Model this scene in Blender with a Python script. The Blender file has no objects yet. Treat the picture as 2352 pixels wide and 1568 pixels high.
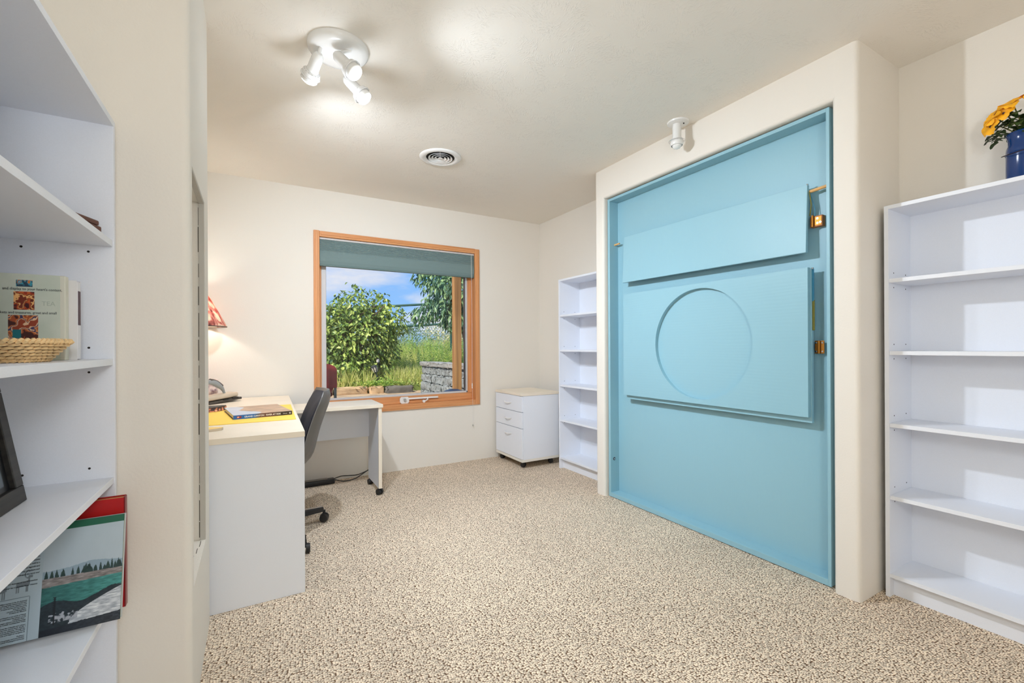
import bpy, bmesh, math, random
import numpy as np
from mathutils import Vector, Matrix
random.seed(7); np.random.seed(7)
S = bpy.context.scene
COL = S.collection
PI = math.pi

# ------------------------------------------------------------------ camera
cam_d = bpy.data.cameras.new('camera'); cam = bpy.data.objects.new('camera', cam_d); COL.objects.link(cam)
yaw = math.radians(30.1); roll = 0.005
F = Vector((math.sin(yaw), math.cos(yaw), 0)); R = Vector((math.cos(yaw), -math.sin(yaw), 0)); U = Vector((0, 0, 1))
cx = R*math.cos(roll) - U*math.sin(roll); cy = U*math.cos(roll) + R*math.sin(roll)
cam.matrix_world = Matrix(((cx.x, cy.x, -F.x, 0), (cx.y, cy.y, -F.y, 0), (cx.z, cy.z, -F.z, 1.116), (0, 0, 0, 1)))
cam_d.sensor_width = 36; cam_d.lens = 36*1024/2352; cam_d.shift_y = 13/2352; cam_d.clip_start = 0.02; cam_d.clip_end = 400
S.camera = cam
S.view_settings.view_transform = 'Standard'; S.view_settings.look = 'None'
S.view_settings.gamma = 1; S.view_settings.exposure = 0.36; S.view_settings.use_curve_mapping = False
try:
    S.cycles.use_denoising = True; S.cycles.denoiser = 'OPENIMAGEDENOISE'
    S.cycles.max_bounces = 8; S.cycles.diffuse_bounces = 6; S.cycles.glossy_bounces = 3
    S.cycles.transmission_bounces = 3; S.cycles.transparent_max_bounces = 12
    S.cycles.caustics_reflective = False; S.cycles.caustics_refractive = False; S.cycles.sample_clamp_indirect = 6
except Exception: pass

# ------------------------------------------------------------------ sky
W = bpy.data.worlds.new('sky'); S.world = W; W.use_nodes = True
nt = W.node_tree; nt.nodes.clear()
def N(nt, t, **k):
    n = nt.nodes.new(t)
    for a, b in k.items():
        if a in n.inputs.keys() if isinstance(a, str) and not hasattr(n, a) else False: n.inputs[a].default_value = b
        else: setattr(n, a, b)
    return n
out = N(nt, 'ShaderNodeOutputWorld'); bg = N(nt, 'ShaderNodeBackground'); tc = N(nt, 'ShaderNodeTexCoord')
sep = N(nt, 'ShaderNodeSeparateXYZ'); nt.links.new(tc.outputs['Generated'], sep.inputs[0])
ramp = N(nt, 'ShaderNodeValToRGB'); nt.links.new(sep.outputs['Z'], ramp.inputs[0])
ramp.color_ramp.elements[0].position = 0.0; ramp.color_ramp.elements[0].color = (.30, .56, .95, 1)
ramp.color_ramp.elements[1].position = 0.35; ramp.color_ramp.elements[1].color = (.16, .36, .85, 1)
mp = N(nt, 'ShaderNodeMapping'); mp.inputs['Scale'].default_value = (3.2, 3.2, 9.0); mp.inputs['Location'].default_value = (1.3, .2, 0.35)
nt.links.new(tc.outputs['Generated'], mp.inputs[0])
no = N(nt, 'ShaderNodeTexNoise'); no.inputs['Scale'].default_value = 1.0; no.inputs['Detail'].default_value = 7; no.inputs['Roughness'].default_value = .55
nt.links.new(mp.outputs[0], no.inputs['Vector'])
cr = N(nt, 'ShaderNodeValToRGB'); cr.color_ramp.elements[0].position = .49; cr.color_ramp.elements[0].color = (0, 0, 0, 1)
cr.color_ramp.elements[1].position = .64; cr.color_ramp.elements[1].color = (1, 1, 1, 1)
nt.links.new(no.outputs[0], cr.inputs[0])
mx = N(nt, 'ShaderNodeMixRGB'); nt.links.new(cr.outputs[0], mx.inputs[0]); nt.links.new(ramp.outputs[0], mx.inputs[1]); mx.inputs[2].default_value = (.74, .74, .82, 1)
nt.links.new(mx.outputs[0], bg.inputs[0]); bg.inputs[1].default_value = .90; nt.links.new(bg.outputs[0], out.inputs[0])

# ------------------------------------------------------------------ sun, room lights and added fill
def light(name, kind, loc, power, col=(1, 1, 1), size=.05, rot=None, **k):
    d = bpy.data.lights.new(name, kind); d.energy = power; d.color = col
    if kind in ('POINT', 'SPOT'): d.shadow_soft_size = size
    if kind == 'AREA': d.size = size
    for a, b in k.items(): setattr(d, a, b)
    o = bpy.data.objects.new(name, d); o.location = loc
    if rot is not None: o.rotation_euler = rot
    COL.objects.link(o); return o
sun = light('sun', 'SUN', (0, 0, 20), 5.2, (1, .95, .86)); sun.data.angle = math.radians(.6)
sun.rotation_euler = Vector((0.72, 0.42, -0.9)).to_track_quat('-Z', 'Y').to_euler()
LAMPC = (.86, .95, 1.06)
def spot(loc, d, power, cone=179, blend=1.0):
    o = light('fixture_bulb_and_fill', 'SPOT', loc, power, LAMPC, .03, Vector(d).to_track_quat('-Z', 'Y').to_euler(), spot_size=math.radians(cone), spot_blend=blend); return o
# bulbs of the three-lamp ceiling fixture (positions match the lamp heads built below)
spot((.425, 1.985, 2.285), (.60, -.35, -.66), 68, 150)
spot((.470, 2.135, 2.270), (.55, .25, -.62), 68, 150)
spot((.185, 2.255, 2.275), (.40, .60, -.58), 70, 146)
light('fixture_bulb_and_fill', 'POINT', (.33, 2.10, 2.17), 1.6, LAMPC, .05)  # added glow for the ceiling, hung below the heads with no bulb of its own
# fill light added behind the camera to lift the room, no fixture there
light('rear_fill_light', 'POINT', (.15, -.75, 1.55), 34, (.90, .97, 1.04), .18)
light('desk_lamp_light', 'POINT', (-.345, 3.83, 1.39), 6, (1, .94, .84), .04)

# ------------------------------------------------------------------ materials
def lin(c):
    return tuple(((v/255)/12.92 if v/255 <= .04045 else (((v/255)+.055)/1.055)**2.4) for v in c)
MATS = {}
def mat(name, col=(200, 200, 200), rough=.6, metal=0, bump=None, var=None, spec=.5, raw=None, emit=None, coat=0, coords='Object', detailscale=None):
    """bump=(scale, strength, detail) ; var=(scale, amount)"""
    if name in MATS: return MATS[name]
    m = bpy.data.materials.new(name); m.use_nodes = True; nt = m.node_tree; b = nt.nodes['Principled BSDF']
    c = raw if raw else lin(col)
    b.inputs['Base Color'].default_value = (*c, 1); b.inputs['Roughness'].default_value = rough; b.inputs['Metallic'].default_value = metal
    b.inputs['Specular IOR Level'].default_value = spec
    if coat: b.inputs['Coat Weight'].default_value = coat
    if emit: b.inputs['Emission Color'].default_value = (*emit[:3], 1); b.inputs['Emission Strength'].default_value = emit[3]
    if bump or var:
        tc = nt.nodes.new('ShaderNodeTexCoord')
    if var:
        n = nt.nodes.new('ShaderNodeTexNoise'); n.inputs['Scale'].default_value = var[0]; n.inputs['Detail'].default_value = 4
        nt.links.new(tc.outputs[coords], n.inputs['Vector'])
        mr = nt.nodes.new('ShaderNodeMapRange'); mr.inputs['From Min'].default_value = .3; mr.inputs['From Max'].default_value = .7
        mr.inputs['To Min'].default_value = 1-var[1]; mr.inputs['To Max'].default_value = 1+var[1]; nt.links.new(n.outputs[0], mr.inputs[0])
        vm = nt.nodes.new('ShaderNodeVectorMath'); vm.operation = 'SCALE'; vm.inputs[0].default_value = c; nt.links.new(mr.outputs[0], vm.inputs['Scale'])
        nt.links.new(vm.outputs[0], b.inputs['Base Color'])
    if bump:
        n = nt.nodes.new('ShaderNodeTexNoise'); n.inputs['Scale'].default_value = bump[0]; n.inputs['Detail'].default_value = bump[2] if len(bump) > 2 else 3
        nt.links.new(tc.outputs[coords], n.inputs['Vector'])
        bu = nt.nodes.new('ShaderNodeBump'); bu.inputs['Strength'].default_value = bump[1]; bu.inputs['Distance'].default_value = .004
        nt.links.new(n.outputs[0], bu.inputs['Height']); nt.links.new(bu.outputs[0], b.inputs['Normal'])
    MATS[name] = m; return m

WALL = mat('wall_paint', raw=(.79, .745, .675), rough=.85, spec=.25, bump=(150, .16, 3))
CEIL = mat('ceiling_texture', raw=(.85, .805, .735), rough=.9, spec=.2)
def ceiling_nodes(m):
    nt = m.node_tree; b = nt.nodes['Principled BSDF']; tc = nt.nodes.new('ShaderNodeTexCoord')
    a = nt.nodes.new('ShaderNodeTexNoise'); a.inputs['Scale'].default_value = 9; a.inputs['Detail'].default_value = 3
    nt.links.new(tc.outputs['Object'], a.inputs['Vector'])
    rot = nt.nodes.new('ShaderNodeVectorRotate'); rot.rotation_type = 'Z_AXIS'
    mu = nt.nodes.new('ShaderNodeMath'); mu.operation = 'MULTIPLY'; mu.inputs[1].default_value = 9
    vz = nt.nodes.new('ShaderNodeTexVoronoi'); vz.inputs['Scale'].default_value = 9; nt.links.new(tc.outputs['Object'], vz.inputs['Vector'])
    sx = nt.nodes.new('ShaderNodeSeparateXYZ'); nt.links.new(vz.outputs['Color'], sx.inputs[0]); nt.links.new(sx.outputs[0], mu.inputs[0])
    nt.links.new(tc.outputs['Object'], rot.inputs['Vector']); nt.links.new(mu.outputs[0], rot.inputs['Angle'])
    mp = nt.nodes.new('ShaderNodeMapping'); mp.inputs['Scale'].default_value = (230, 58, 90); nt.links.new(rot.outputs[0], mp.inputs[0])
    n = nt.nodes.new('ShaderNodeTexNoise'); n.inputs['Scale'].default_value = 1; n.inputs['Detail'].default_value = 3; n.inputs['Roughness'].default_value = .6
    nt.links.new(mp.outputs[0], n.inputs['Vector'])
    r = nt.nodes.new('ShaderNodeMapRange'); r.inputs['From Min'].default_value = .52; r.inputs['From Max'].default_value = .66; nt.links.new(n.outputs[0], r.inputs[0])
    m2 = nt.nodes.new('ShaderNodeMapRange'); m2.inputs['From Min'].default_value = .42; m2.inputs['From Max'].default_value = .6; nt.links.new(a.outputs[0], m2.inputs[0])
    mm = nt.nodes.new('ShaderNodeMath'); mm.operation = 'MULTIPLY'; nt.links.new(r.outputs[0], mm.inputs[0]); nt.links.new(m2.outputs[0], mm.inputs[1])
    bu = nt.nodes.new('ShaderNodeBump'); bu.inputs['Strength'].default_value = .5; bu.inputs['Distance'].default_value = .002
    nt.links.new(mm.outputs[0], bu.inputs['Height']); nt.links.new(bu.outputs[0], b.inputs['Normal'])
ceiling_nodes(CEIL)

CARPET = mat('berber_carpet', raw=(.55, .45, .34), rough=.95, spec=.1)
def carpet_nodes(m):
    nt = m.node_tree; b = nt.nodes['Principled BSDF']; tc = nt.nodes.new('ShaderNodeTexCoord')
    wob = nt.nodes.new('ShaderNodeTexNoise'); wob.inputs['Scale'].default_value = 5; nt.links.new(tc.outputs['Object'], wob.inputs['Vector'])
    add = nt.nodes.new('ShaderNodeVectorMath'); add.operation = 'MULTIPLY_ADD'; add.inputs[1].default_value = (.03, .03, 0)
    nt.links.new(wob.outputs['Color'], add.inputs[0]); nt.links.new(tc.outputs['Object'], add.inputs[2])
    mp = nt.nodes.new('ShaderNodeMapping'); mp.inputs['Scale'].default_value = (126, 165, 0); mp.inputs['Rotation'].default_value = (0, 0, math.radians(3))
    nt.links.new(add.outputs[0], mp.inputs[0])
    v = nt.nodes.new('ShaderNodeTexVoronoi'); v.inputs['Scale'].default_value = 1; v.inputs['Randomness'].default_value = .8; v.voronoi_dimensions = '2D'
    nt.links.new(mp.outputs[0], v.inputs['Vector'])
    cr = nt.nodes.new('ShaderNodeValToRGB'); e = cr.color_ramp.elements
    e[0].position = .24; e[0].color = (.96, .82, .65, 1); e[1].position = .70; e[1].color = (.16, .085, .045, 1)
    x = e.new(.44); x.color = (.74, .60, .45, 1)
    nt.links.new(v.outputs['Distance'], cr.inputs[0])
    # per-loop tint
    sx = nt.nodes.new('ShaderNodeSeparateXYZ'); nt.links.new(v.outputs['Color'], sx.inputs[0])
    mr = nt.nodes.new('ShaderNodeMapRange'); mr.inputs['To Min'].default_value = .62; mr.inputs['To Max'].default_value = 1.15; nt.links.new(sx.outputs[0], mr.inputs[0])
    big = nt.nodes.new('ShaderNodeTexNoise'); big.inputs['Scale'].default_value = 1.7; big.inputs['Detail'].default_value = 4; nt.links.new(tc.outputs['Object'], big.inputs['Vector'])
    mb = nt.nodes.new('ShaderNodeMapRange'); mb.inputs['From Min'].default_value = .3; mb.inputs['From Max'].default_value = .7; mb.inputs['To Min'].default_value = .93; mb.inputs['To Max'].default_value = 1.05; nt.links.new(big.outputs[0], mb.inputs[0])
    mm = nt.nodes.new('ShaderNodeMath'); mm.operation = 'MULTIPLY'; nt.links.new(mr.outputs[0], mm.inputs[0]); nt.links.new(mb.outputs[0], mm.inputs[1])
    sc = nt.nodes.new('ShaderNodeVectorMath'); sc.operation = 'SCALE'; nt.links.new(cr.outputs[0], sc.inputs[0]); nt.links.new(mm.outputs[0], sc.inputs['Scale'])
    nt.links.new(sc.outputs[0], b.inputs['Base Color'])
    inv = nt.nodes.new('ShaderNodeMath'); inv.operation = 'SUBTRACT'; inv.inputs[0].default_value = 1; nt.links.new(v.outputs['Distance'], inv.inputs[1])
    bu = nt.nodes.new('ShaderNodeBump'); bu.inputs['Strength'].default_value = .55; bu.inputs['Distance'].default_value = .004
    nt.links.new(inv.outputs[0], bu.inputs['Height']); nt.links.new(bu.outputs[0], b.inputs['Normal'])
carpet_nodes(CARPET)

WHITE = mat('white_melamine', raw=(.80, .825, .885), rough=.45, spec=.35, bump=(900, .03, 1), var=(400, .015))
WHITEEDGE = mat('white_edge_band', raw=(.84, .84, .86), rough=.4, spec=.4)
TAN = mat('birch_laminate', raw=(.84, .745, .61), rough=.42, spec=.4, var=(6, .03))
BLACKP = mat('black_plastic', (26, 26, 28), .45)
LAMPW = mat('white_enamel', raw=(.80, .79, .77), rough=.25, spec=.5)
LAMPW2 = mat('grey_white_enamel', raw=(.62, .61, .6), rough=.35)
CHROME = mat('chrome', (215, 215, 218), .15, 1)
BRASS = mat('brass', (172, 112, 44), .45, .85)
COPPER = mat('raw_wood_block', (176, 106, 52), .6)
VENTDARK = mat('vent_dark', (26, 20, 14), .9)
WHITEPL = mat('white_plastic', (232, 230, 226), .35)
GREYVINYL = mat('grey_vinyl', (208, 205, 204), .4)
BROWNWOOD = mat('brown_wood', (92, 46, 30), .35)
BLUE = mat('blue_paint', raw=(.275, .49, .575), rough=.42, spec=.4)
def blue_nodes(m):
    nt = m.node_tree; b = nt.nodes['Principled BSDF']; tc = nt.nodes.new('ShaderNodeTexCoord')
    mp = nt.nodes.new('ShaderNodeMapping'); mp.inputs['Scale'].default_value = (40, 60, 3); nt.links.new(tc.outputs['Object'], mp.inputs[0])
    n = nt.nodes.new('ShaderNodeTexNoise'); n.inputs['Scale'].default_value = 2; n.inputs['Detail'].default_value = 5; nt.links.new(mp.outputs[0], n.inputs['Vector'])
    bu = nt.nodes.new('ShaderNodeBump'); bu.inputs['Strength'].default_value = .22; bu.inputs['Distance'].default_value = .002
    nt.links.new(n.outputs[0], bu.inputs['Height']); nt.links.new(bu.outputs[0], b.inputs['Normal'])
blue_nodes(BLUE)
BLUEGRAIN = mat('blue_paint_over_grain', raw=(.275, .49, .575), rough=.42, spec=.4)
def grain_nodes(m):
    nt = m.node_tree; b = nt.nodes['Principled BSDF']; tc = nt.nodes.new('ShaderNodeTexCoord')
    mp = nt.nodes.new('ShaderNodeMapping'); mp.inputs['Scale'].default_value = (1, 1.6, 9); nt.links.new(tc.outputs['Object'], mp.inputs[0])
    w = nt.nodes.new('ShaderNodeTexWave'); w.wave_type = 'BANDS'; w.bands_direction = 'Z'; w.inputs['Scale'].default_value = 2.0; w.inputs['Distortion'].default_value = 6; w.inputs['Detail'].default_value = 2; w.inputs['Detail Scale'].default_value = .6
    nt.links.new(mp.outputs[0], w.inputs['Vector'])
    bu = nt.nodes.new('ShaderNodeBump'); bu.inputs['Strength'].default_value = .07; bu.inputs['Distance'].default_value = .001
    nt.links.new(w.outputs['Fac'] if 'Fac' in w.outputs else w.outputs[1], bu.inputs['Height']); nt.links.new(bu.outputs[0], b.inputs['Normal'])
grain_nodes(BLUEGRAIN)

def wood(name, c1, c2, axis='X', scale=1.0, rough=.45):
    m = mat(name, c1, rough, spec=.4); nt = m.node_tree; b = nt.nodes['Principled BSDF']; tc = nt.nodes.new('ShaderNodeTexCoord')
    mp = nt.nodes.new('ShaderNodeMapping'); s = [60*scale]*3; s['XYZ'.index(axis)] = 2.5*scale; mp.inputs['Scale'].default_value = s; nt.links.new(tc.outputs['Object'], mp.inputs[0])
    n = nt.nodes.new('ShaderNodeTexNoise'); n.inputs['Scale'].default_value = 1; n.inputs['Detail'].default_value = 4; nt.links.new(mp.outputs[0], n.inputs['Vector'])
    r = nt.nodes.new('ShaderNodeValToRGB'); r.color_ramp.elements[0].position = .3; r.color_ramp.elements[0].color = (*lin(c1), 1)
    r.color_ramp.elements[1].position = .7; r.color_ramp.elements[1].color = (*lin(c2), 1); nt.links.new(n.outputs[0], r.inputs[0]); nt.links.new(r.outputs[0], b.inputs['Base Color'])
    return m
FIRX = wood('fir_wood_x', (202, 136, 84), (222, 160, 108), 'X', .6); FIRZ = wood('fir_wood_z', (202, 136, 84), (222, 160, 108), 'Z', .6)
POSTW = wood('post_wood', (120, 80, 44), (186, 138, 84), 'Z', .35, .8)
DOWEL = wood('dowel_wood', (216, 160, 96), (232, 184, 120), 'Y', 1)

def printmat():
    m = bpy.data.materials.new('printed_paper'); m.use_nodes = True; nt = m.node_tree; b = nt.nodes['Principled BSDF']
    a = nt.nodes.new('ShaderNodeVertexColor'); a.layer_name = 'Col'; nt.links.new(a.outputs[0], b.inputs['Base Color']); b.inputs['Roughness'].default_value = .35
    return m
PRINT = printmat()
INK = mat('ink', (38, 42, 48), .6); INKW = mat('white_ink', (235, 235, 235), .6); PAPER = mat('paper', (232, 222, 205), .8)

# ------------------------------------------------------------------ helpers
def newbm(): return bmesh.new()
def box(bm, x0, x1, y0, y1, z0, z1, bev=0, seg=2):
    x0, x1 = sorted((x0, x1)); y0, y1 = sorted((y0, y1)); z0, z1 = sorted((z0, z1))
    r = bmesh.ops.create_cube(bm, size=1)
    vs = r['verts']
    bmesh.ops.scale(bm, vec=(x1-x0, y1-y0, z1-z0), verts=vs); bmesh.ops.translate(bm, vec=((x0+x1)/2, (y0+y1)/2, (z0+z1)/2), verts=vs)
    if bev:
        es = list({e for v in vs for e in v.link_edges})
        bmesh.ops.bevel(bm, geom=es, offset=bev, segments=seg, profile=.5, affect='EDGES')
    return bm
def B(*a, **k): return box(newbm(), *a, **k)
def prism(bm, pts, z0, z1, axis='Z'):
    def P(p, h):
        if axis == 'Z': return (p[0], p[1], h)
        if axis == 'Y': return (p[0], h, p[1])
        return (h, p[0], p[1])
    a = [bm.verts.new(P(p, z0)) for p in pts]; b = [bm.verts.new(P(p, z1)) for p in pts]; n = len(pts)
    bm.faces.new(a[::-1]); bm.faces.new(b)
    for i in range(n): bm.faces.new((a[i], a[(i+1) % n], b[(i+1) % n], b[i]))
    bmesh.ops.recalc_face_normals(bm, faces=bm.faces); return bm
def cyl(bm, p0, p1, r0, r1=None, n=20, caps=True):
    p0, p1 = Vector(p0), Vector(p1); r1 = r0 if r1 is None else r1; d = (p1-p0)
    q = d.to_track_quat('Z', 'Y'); a, b = [], []
    for i in range(n):
        t = 2*PI*i/n; v = Vector((math.cos(t), math.sin(t), 0)); a.append(bm.verts.new(p0+q @ (v*r0))); b.append(bm.verts.new(p1+q @ (v*r1)))
    for i in range(n): bm.faces.new((a[i], a[(i+1) % n], b[(i+1) % n], b[i]))
    if caps: bm.faces.new(a[::-1]); bm.faces.new(b)
    return bm
def lathe(bm, prof, origin=(0, 0, 0), axis=(0, 0, 1), n=28, closed=False):
    """prof = [(radius, height)...]"""
    q = Vector(axis).to_track_quat('Z', 'Y'); o = Vector(origin); rings = []
    for r, h in prof:
        if r < 1e-5: rings.append([bm.verts.new(o+q @ Vector((0, 0, h)))])
        else: rings.append([bm.verts.new(o+q @ Vector((r*math.cos(2*PI*i/n), r*math.sin(2*PI*i/n), h))) for i in range(n)])
    prs = list(zip(rings, rings[1:])) + ([(rings[-1], rings[0])] if closed else [])
    for a, b in prs:
        for i in range(n):
            j = (i+1) % n
            if len(a) == 1 and len(b) == 1: continue
            if len(a) == 1: bm.faces.new((a[0], b[j], b[i]))
            elif len(b) == 1: bm.faces.new((a[i], a[j], b[0]))
            else: bm.faces.new((a[i], a[j], b[j], b[i]))
    return bm
def tube(bm, pts, r, n=8, caps=True):
    pts = [Vector(p) for p in pts]; rings = []
    for i, p in enumerate(pts):
        d = (pts[min(i+1, len(pts)-1)]-pts[max(i-1, 0)]).normalized(); q = d.to_track_quat('Z', 'Y')
        rr = r[i] if isinstance(r, (list, tuple)) else r
        rings.append([bm.verts.new(p+q @ Vector((rr*math.cos(2*PI*k/n), rr*math.sin(2*PI*k/n), 0))) for k in range(n)])
    for a, b in zip(rings, rings[1:]):
        # align
        best = min(range(n), key=lambda s: sum((a[k].co-b[(k+s) % n].co).length for k in range(0, n, 2)))
        for k in range(n): bm.faces.new((a[k], a[(k+1) % n], b[(k+1+best) % n], b[(k+best) % n]))
    if caps: bm.faces.new(rings[0][::-1]); bm.faces.new(rings[-1])
    return bm
def smooth_curve(pts, k=6):
    pts = [Vector(p) for p in pts]; out = []
    for i in range(len(pts)-1):
        p0, p1, p2, p3 = pts[max(i-1, 0)], pts[i], pts[i+1], pts[min(i+2, len(pts)-1)]
        for j in range(k):
            t = j/k; out.append(.5*((2*p1)+(-p0+p2)*t+(2*p0-5*p1+4*p2-p3)*t*t+(-p0+3*p1-3*p2+p3)*t**3))
    out.append(pts[-1]); return out
def wloc(o):
    v = Vector((0, 0, 0))
    while o is not None: v += o.location; o = o.parent
    return v
def obj(name, bm, m, parent=None, smooth=False, local=False, label=None):
    me = bpy.data.meshes.new(name)
    if isinstance(bm, bpy.types.Mesh): me = bm
    else:
        bmesh.ops.recalc_face_normals(bm, faces=bm.faces)
        if parent is not None and not local: bmesh.ops.translate(bm, vec=-wloc(parent), verts=bm.verts)
        bm.to_mesh(me); bm.free()
    for x in (m if isinstance(m, (list, tuple)) else [m]): me.materials.append(x)
    if smooth:
        for p in me.polygons: p.use_smooth = True
        try: me.set_sharp_from_angle(angle=math.radians(40))
        except Exception: pass
    o = bpy.data.objects.new(name, me); COL.objects.link(o)
    if parent is not None: o.parent = parent
    if label: o['label'] = label
    return o
def thing(name, label, cat, loc=(0, 0, 0), rz=0, group=None):
    o = bpy.data.objects.new(name, None); COL.objects.link(o); o.location = loc; o.rotation_euler = (0, 0, rz); o.empty_display_size = .05
    o['label'] = label; o['category'] = cat
    if group: o['group'] = group
    return o
def tag(o, label, cat, group=None, kind=None):
    o['label'] = label; o['category'] = cat
    if group: o['group'] = group
    if kind: o['kind'] = kind
    return o
def struct(name, bm, m, parent=None, smooth=False):
    o = obj(name, bm, m, parent, smooth); o['kind'] = 'structure'; return o
def copy_tree(o, parent=None):
    c = o.copy(); COL.objects.link(c)
    if parent is not None: c.parent = parent
    for ch in [x for x in bpy.data.objects if x.parent == o]: copy_tree(ch, c)
    return c
def text(name, s, size, loc, rot, m, parent, align='LEFT', sx=1.0, depth=.00015, shear=0, bold=0, collect=None):
    """lettering as real thin mesh; with collect=bmesh the line is added to that block of print"""
    d = bpy.data.curves.new(name, 'FONT'); d.body = s; d.size = size; d.extrude = depth; d.align_x = align; d.shear = shear; d.offset = bold; d.resolution_u = 2
    o = bpy.data.objects.new(name, d); me = bpy.data.meshes.new_from_object(o); bpy.data.objects.remove(o); bpy.data.curves.remove(d)
    off = Vector(loc)-(wloc(parent) if parent.rotation_euler.z == 0 else Vector((0, 0, 0)))
    from mathutils import Euler
    me.transform(Matrix.Translation(off) @ Euler(rot).to_matrix().to_4x4() @ Matrix.Diagonal((sx, 1, 1, 1)))
    if collect is not None: collect.from_mesh(me); bpy.data.meshes.remove(me); return None
    me.name = name; me.materials.append(m); o = bpy.data.objects.new(name, me); COL.objects.link(o); o.parent = parent; o['kind'] = 'stuff'; return o
def print_block(name, bm, m, parent):
    me = bpy.data.meshes.new(name); bm.to_mesh(me); bm.free(); me.materials.append(m); o = bpy.data.objects.new(name, me); COL.objects.link(o); o.parent = parent; o['kind'] = 'stuff'; return o
def vnoise(u, v, scale, seed=0, octs=4):
    rs = np.random.RandomState(seed); tot = np.zeros_like(u); amp = 1; s = 0
    for o in range(octs):
        n = 64; g = rs.rand(n, n); x = (u*scale) % n; y = (v*scale) % n; xi = x.astype(int); yi = y.astype(int); fx = x-xi; fy = y-yi
        fx = fx*fx*(3-2*fx); fy = fy*fy*(3-2*fy); x1 = (xi+1) % n; y1 = (yi+1) % n
        tot += amp*((g[xi, yi]*(1-fx)+g[x1, yi]*fx)*(1-fy)+(g[xi, y1]*(1-fx)+g[x1, y1]*fx)*fy); s += amp; amp *= .5; scale *= 2.03
    return tot/s
def panel_print(name, fn, origin, ud, vd, nu, nv, parent, m=None):
    """a flat printed sheet whose colours are a point attribute; fn(u, v) -> rgb 0..255"""
    o3, ud, vd = np.array(origin, float), np.array(ud, float), np.array(vd, float)
    if parent is not None and parent.rotation_euler.z == 0: o3 = o3-np.array(wloc(parent))
    us, vs = np.meshgrid(np.linspace(0, 1, nu+1), np.linspace(0, 1, nv+1)); u = us.ravel(); v = vs.ravel()
    co = o3+u[:, None]*ud+v[:, None]*vd
    idx = np.arange((nu+1)*(nv+1)).reshape(nv+1, nu+1)
    f = np.stack([idx[:-1, :-1], idx[:-1, 1:], idx[1:, 1:], idx[1:, :-1]], -1).reshape(-1, 4)
    me = bpy.data.meshes.new(name); me.from_pydata(co.tolist(), [], f.tolist())
    c = np.clip(fn(u, v), 0, 255)/255.; l = np.where(c <= .04045, c/12.92, ((c+.055)/1.055)**2.4)
    a = me.color_attributes.new('Col', 'FLOAT_COLOR', 'POINT'); a.data.foreach_set('color', np.concatenate([l, np.ones((len(l), 1))], 1).astype(np.float32).ravel())
    me.materials.append(m or PRINT); o = bpy.data.objects.new(name, me); COL.objects.link(o)
    if parent is not None: o.parent = parent
    return o
def arc(cxy, r, a0, a1, n=6): return [(cxy[0]+r*math.cos(a0+(a1-a0)*i/n), cxy[1]+r*math.sin(a0+(a1-a0)*i/n)) for i in range(n+1)]

# ------------------------------------------------------------------ room shell
H = 2.44; XW = 2.68; YB = 4.02; XL = -.57; YR = -1.5
struct('floor', B(XL-.1, XW+.1, YR-.1, YB+.05, -.08, 0), CARPET)
struct('ceiling', B(XL-.1, XW+.1, YR-.1, YB+.18, H, H+.12), CEIL)
# back wall with its window opening
OX0, OX1, OZ0, OZ1 = .470, 1.912, .592, 2.052
bm = newbm()
box(bm, XL-.1, OX0, YB, YB+.18, 0, H); box(bm, OX1, XW+.1, YB, YB+.18, 0, H); box(bm, OX0, OX1, YB, YB+.18, 0, OZ0); box(bm, OX0, OX1, YB, YB+.18, OZ1, H)
struct('wall_back', bm, WALL)
struct('wall_front', B(XL-.1, XW+.1, YR-.1, YR, 0, H), WALL)
# left wall with the boxed-out pier that carries the niche
bm = newbm(); box(bm, XL-.1, XL, YR, YB, 0, H)
r = .022; PX = -.16; PY0, PY1 = 1.61, 2.22
prism(bm, [(XL, 1.66), (XL, PY0)] + arc((PX-r, PY0+r), r, -PI/2, 0) + [(PX, 1.66)], 0, H)
prism(bm, [(XL, PY1), (XL, 2.06), (PX, 2.06)] + arc((PX-r, PY1-r), r, 0, PI/2), 0, H)
box(bm, XL, -.29, 1.66, 2.06, .392, 1.672); box(bm, XL, PX, 1.66, 2.06, 0, .392); box(bm, XL, PX, 1.66, 2.06, 1.672, H)
wl = struct('wall_left', bm, WALL, smooth=True)
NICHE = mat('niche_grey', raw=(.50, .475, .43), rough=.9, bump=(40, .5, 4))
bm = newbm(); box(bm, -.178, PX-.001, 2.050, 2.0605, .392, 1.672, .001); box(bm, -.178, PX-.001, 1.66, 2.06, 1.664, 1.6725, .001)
struct('trim_1', bm, NICHE, wl)
bm = newbm()
zz = .40
while zz < 1.64:
    L = random.uniform(.03, .12); jx = random.uniform(-.0012, .0012); box(bm, -.1805+jx, -.1785+jx+random.random()*.0014, 2.0588, 2.061, zz, zz+L); zz += L+random.uniform(.0, .05)
yy = 1.68
while yy < 2.03:
    L = random.uniform(.02, .06); f = (yy-1.66)/.4; x = -.2+f*.03; box(bm, x, x+.002, yy, yy+L, .3918, .3928); yy += L+random.uniform(.004, .03)
box(bm, -.176, PX-.002, 2.052, 2.0605, 1.545, 1.549)
o = struct('trim_2', bm, mat('crack_dark', (84, 76, 66), .95), wl)
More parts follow.
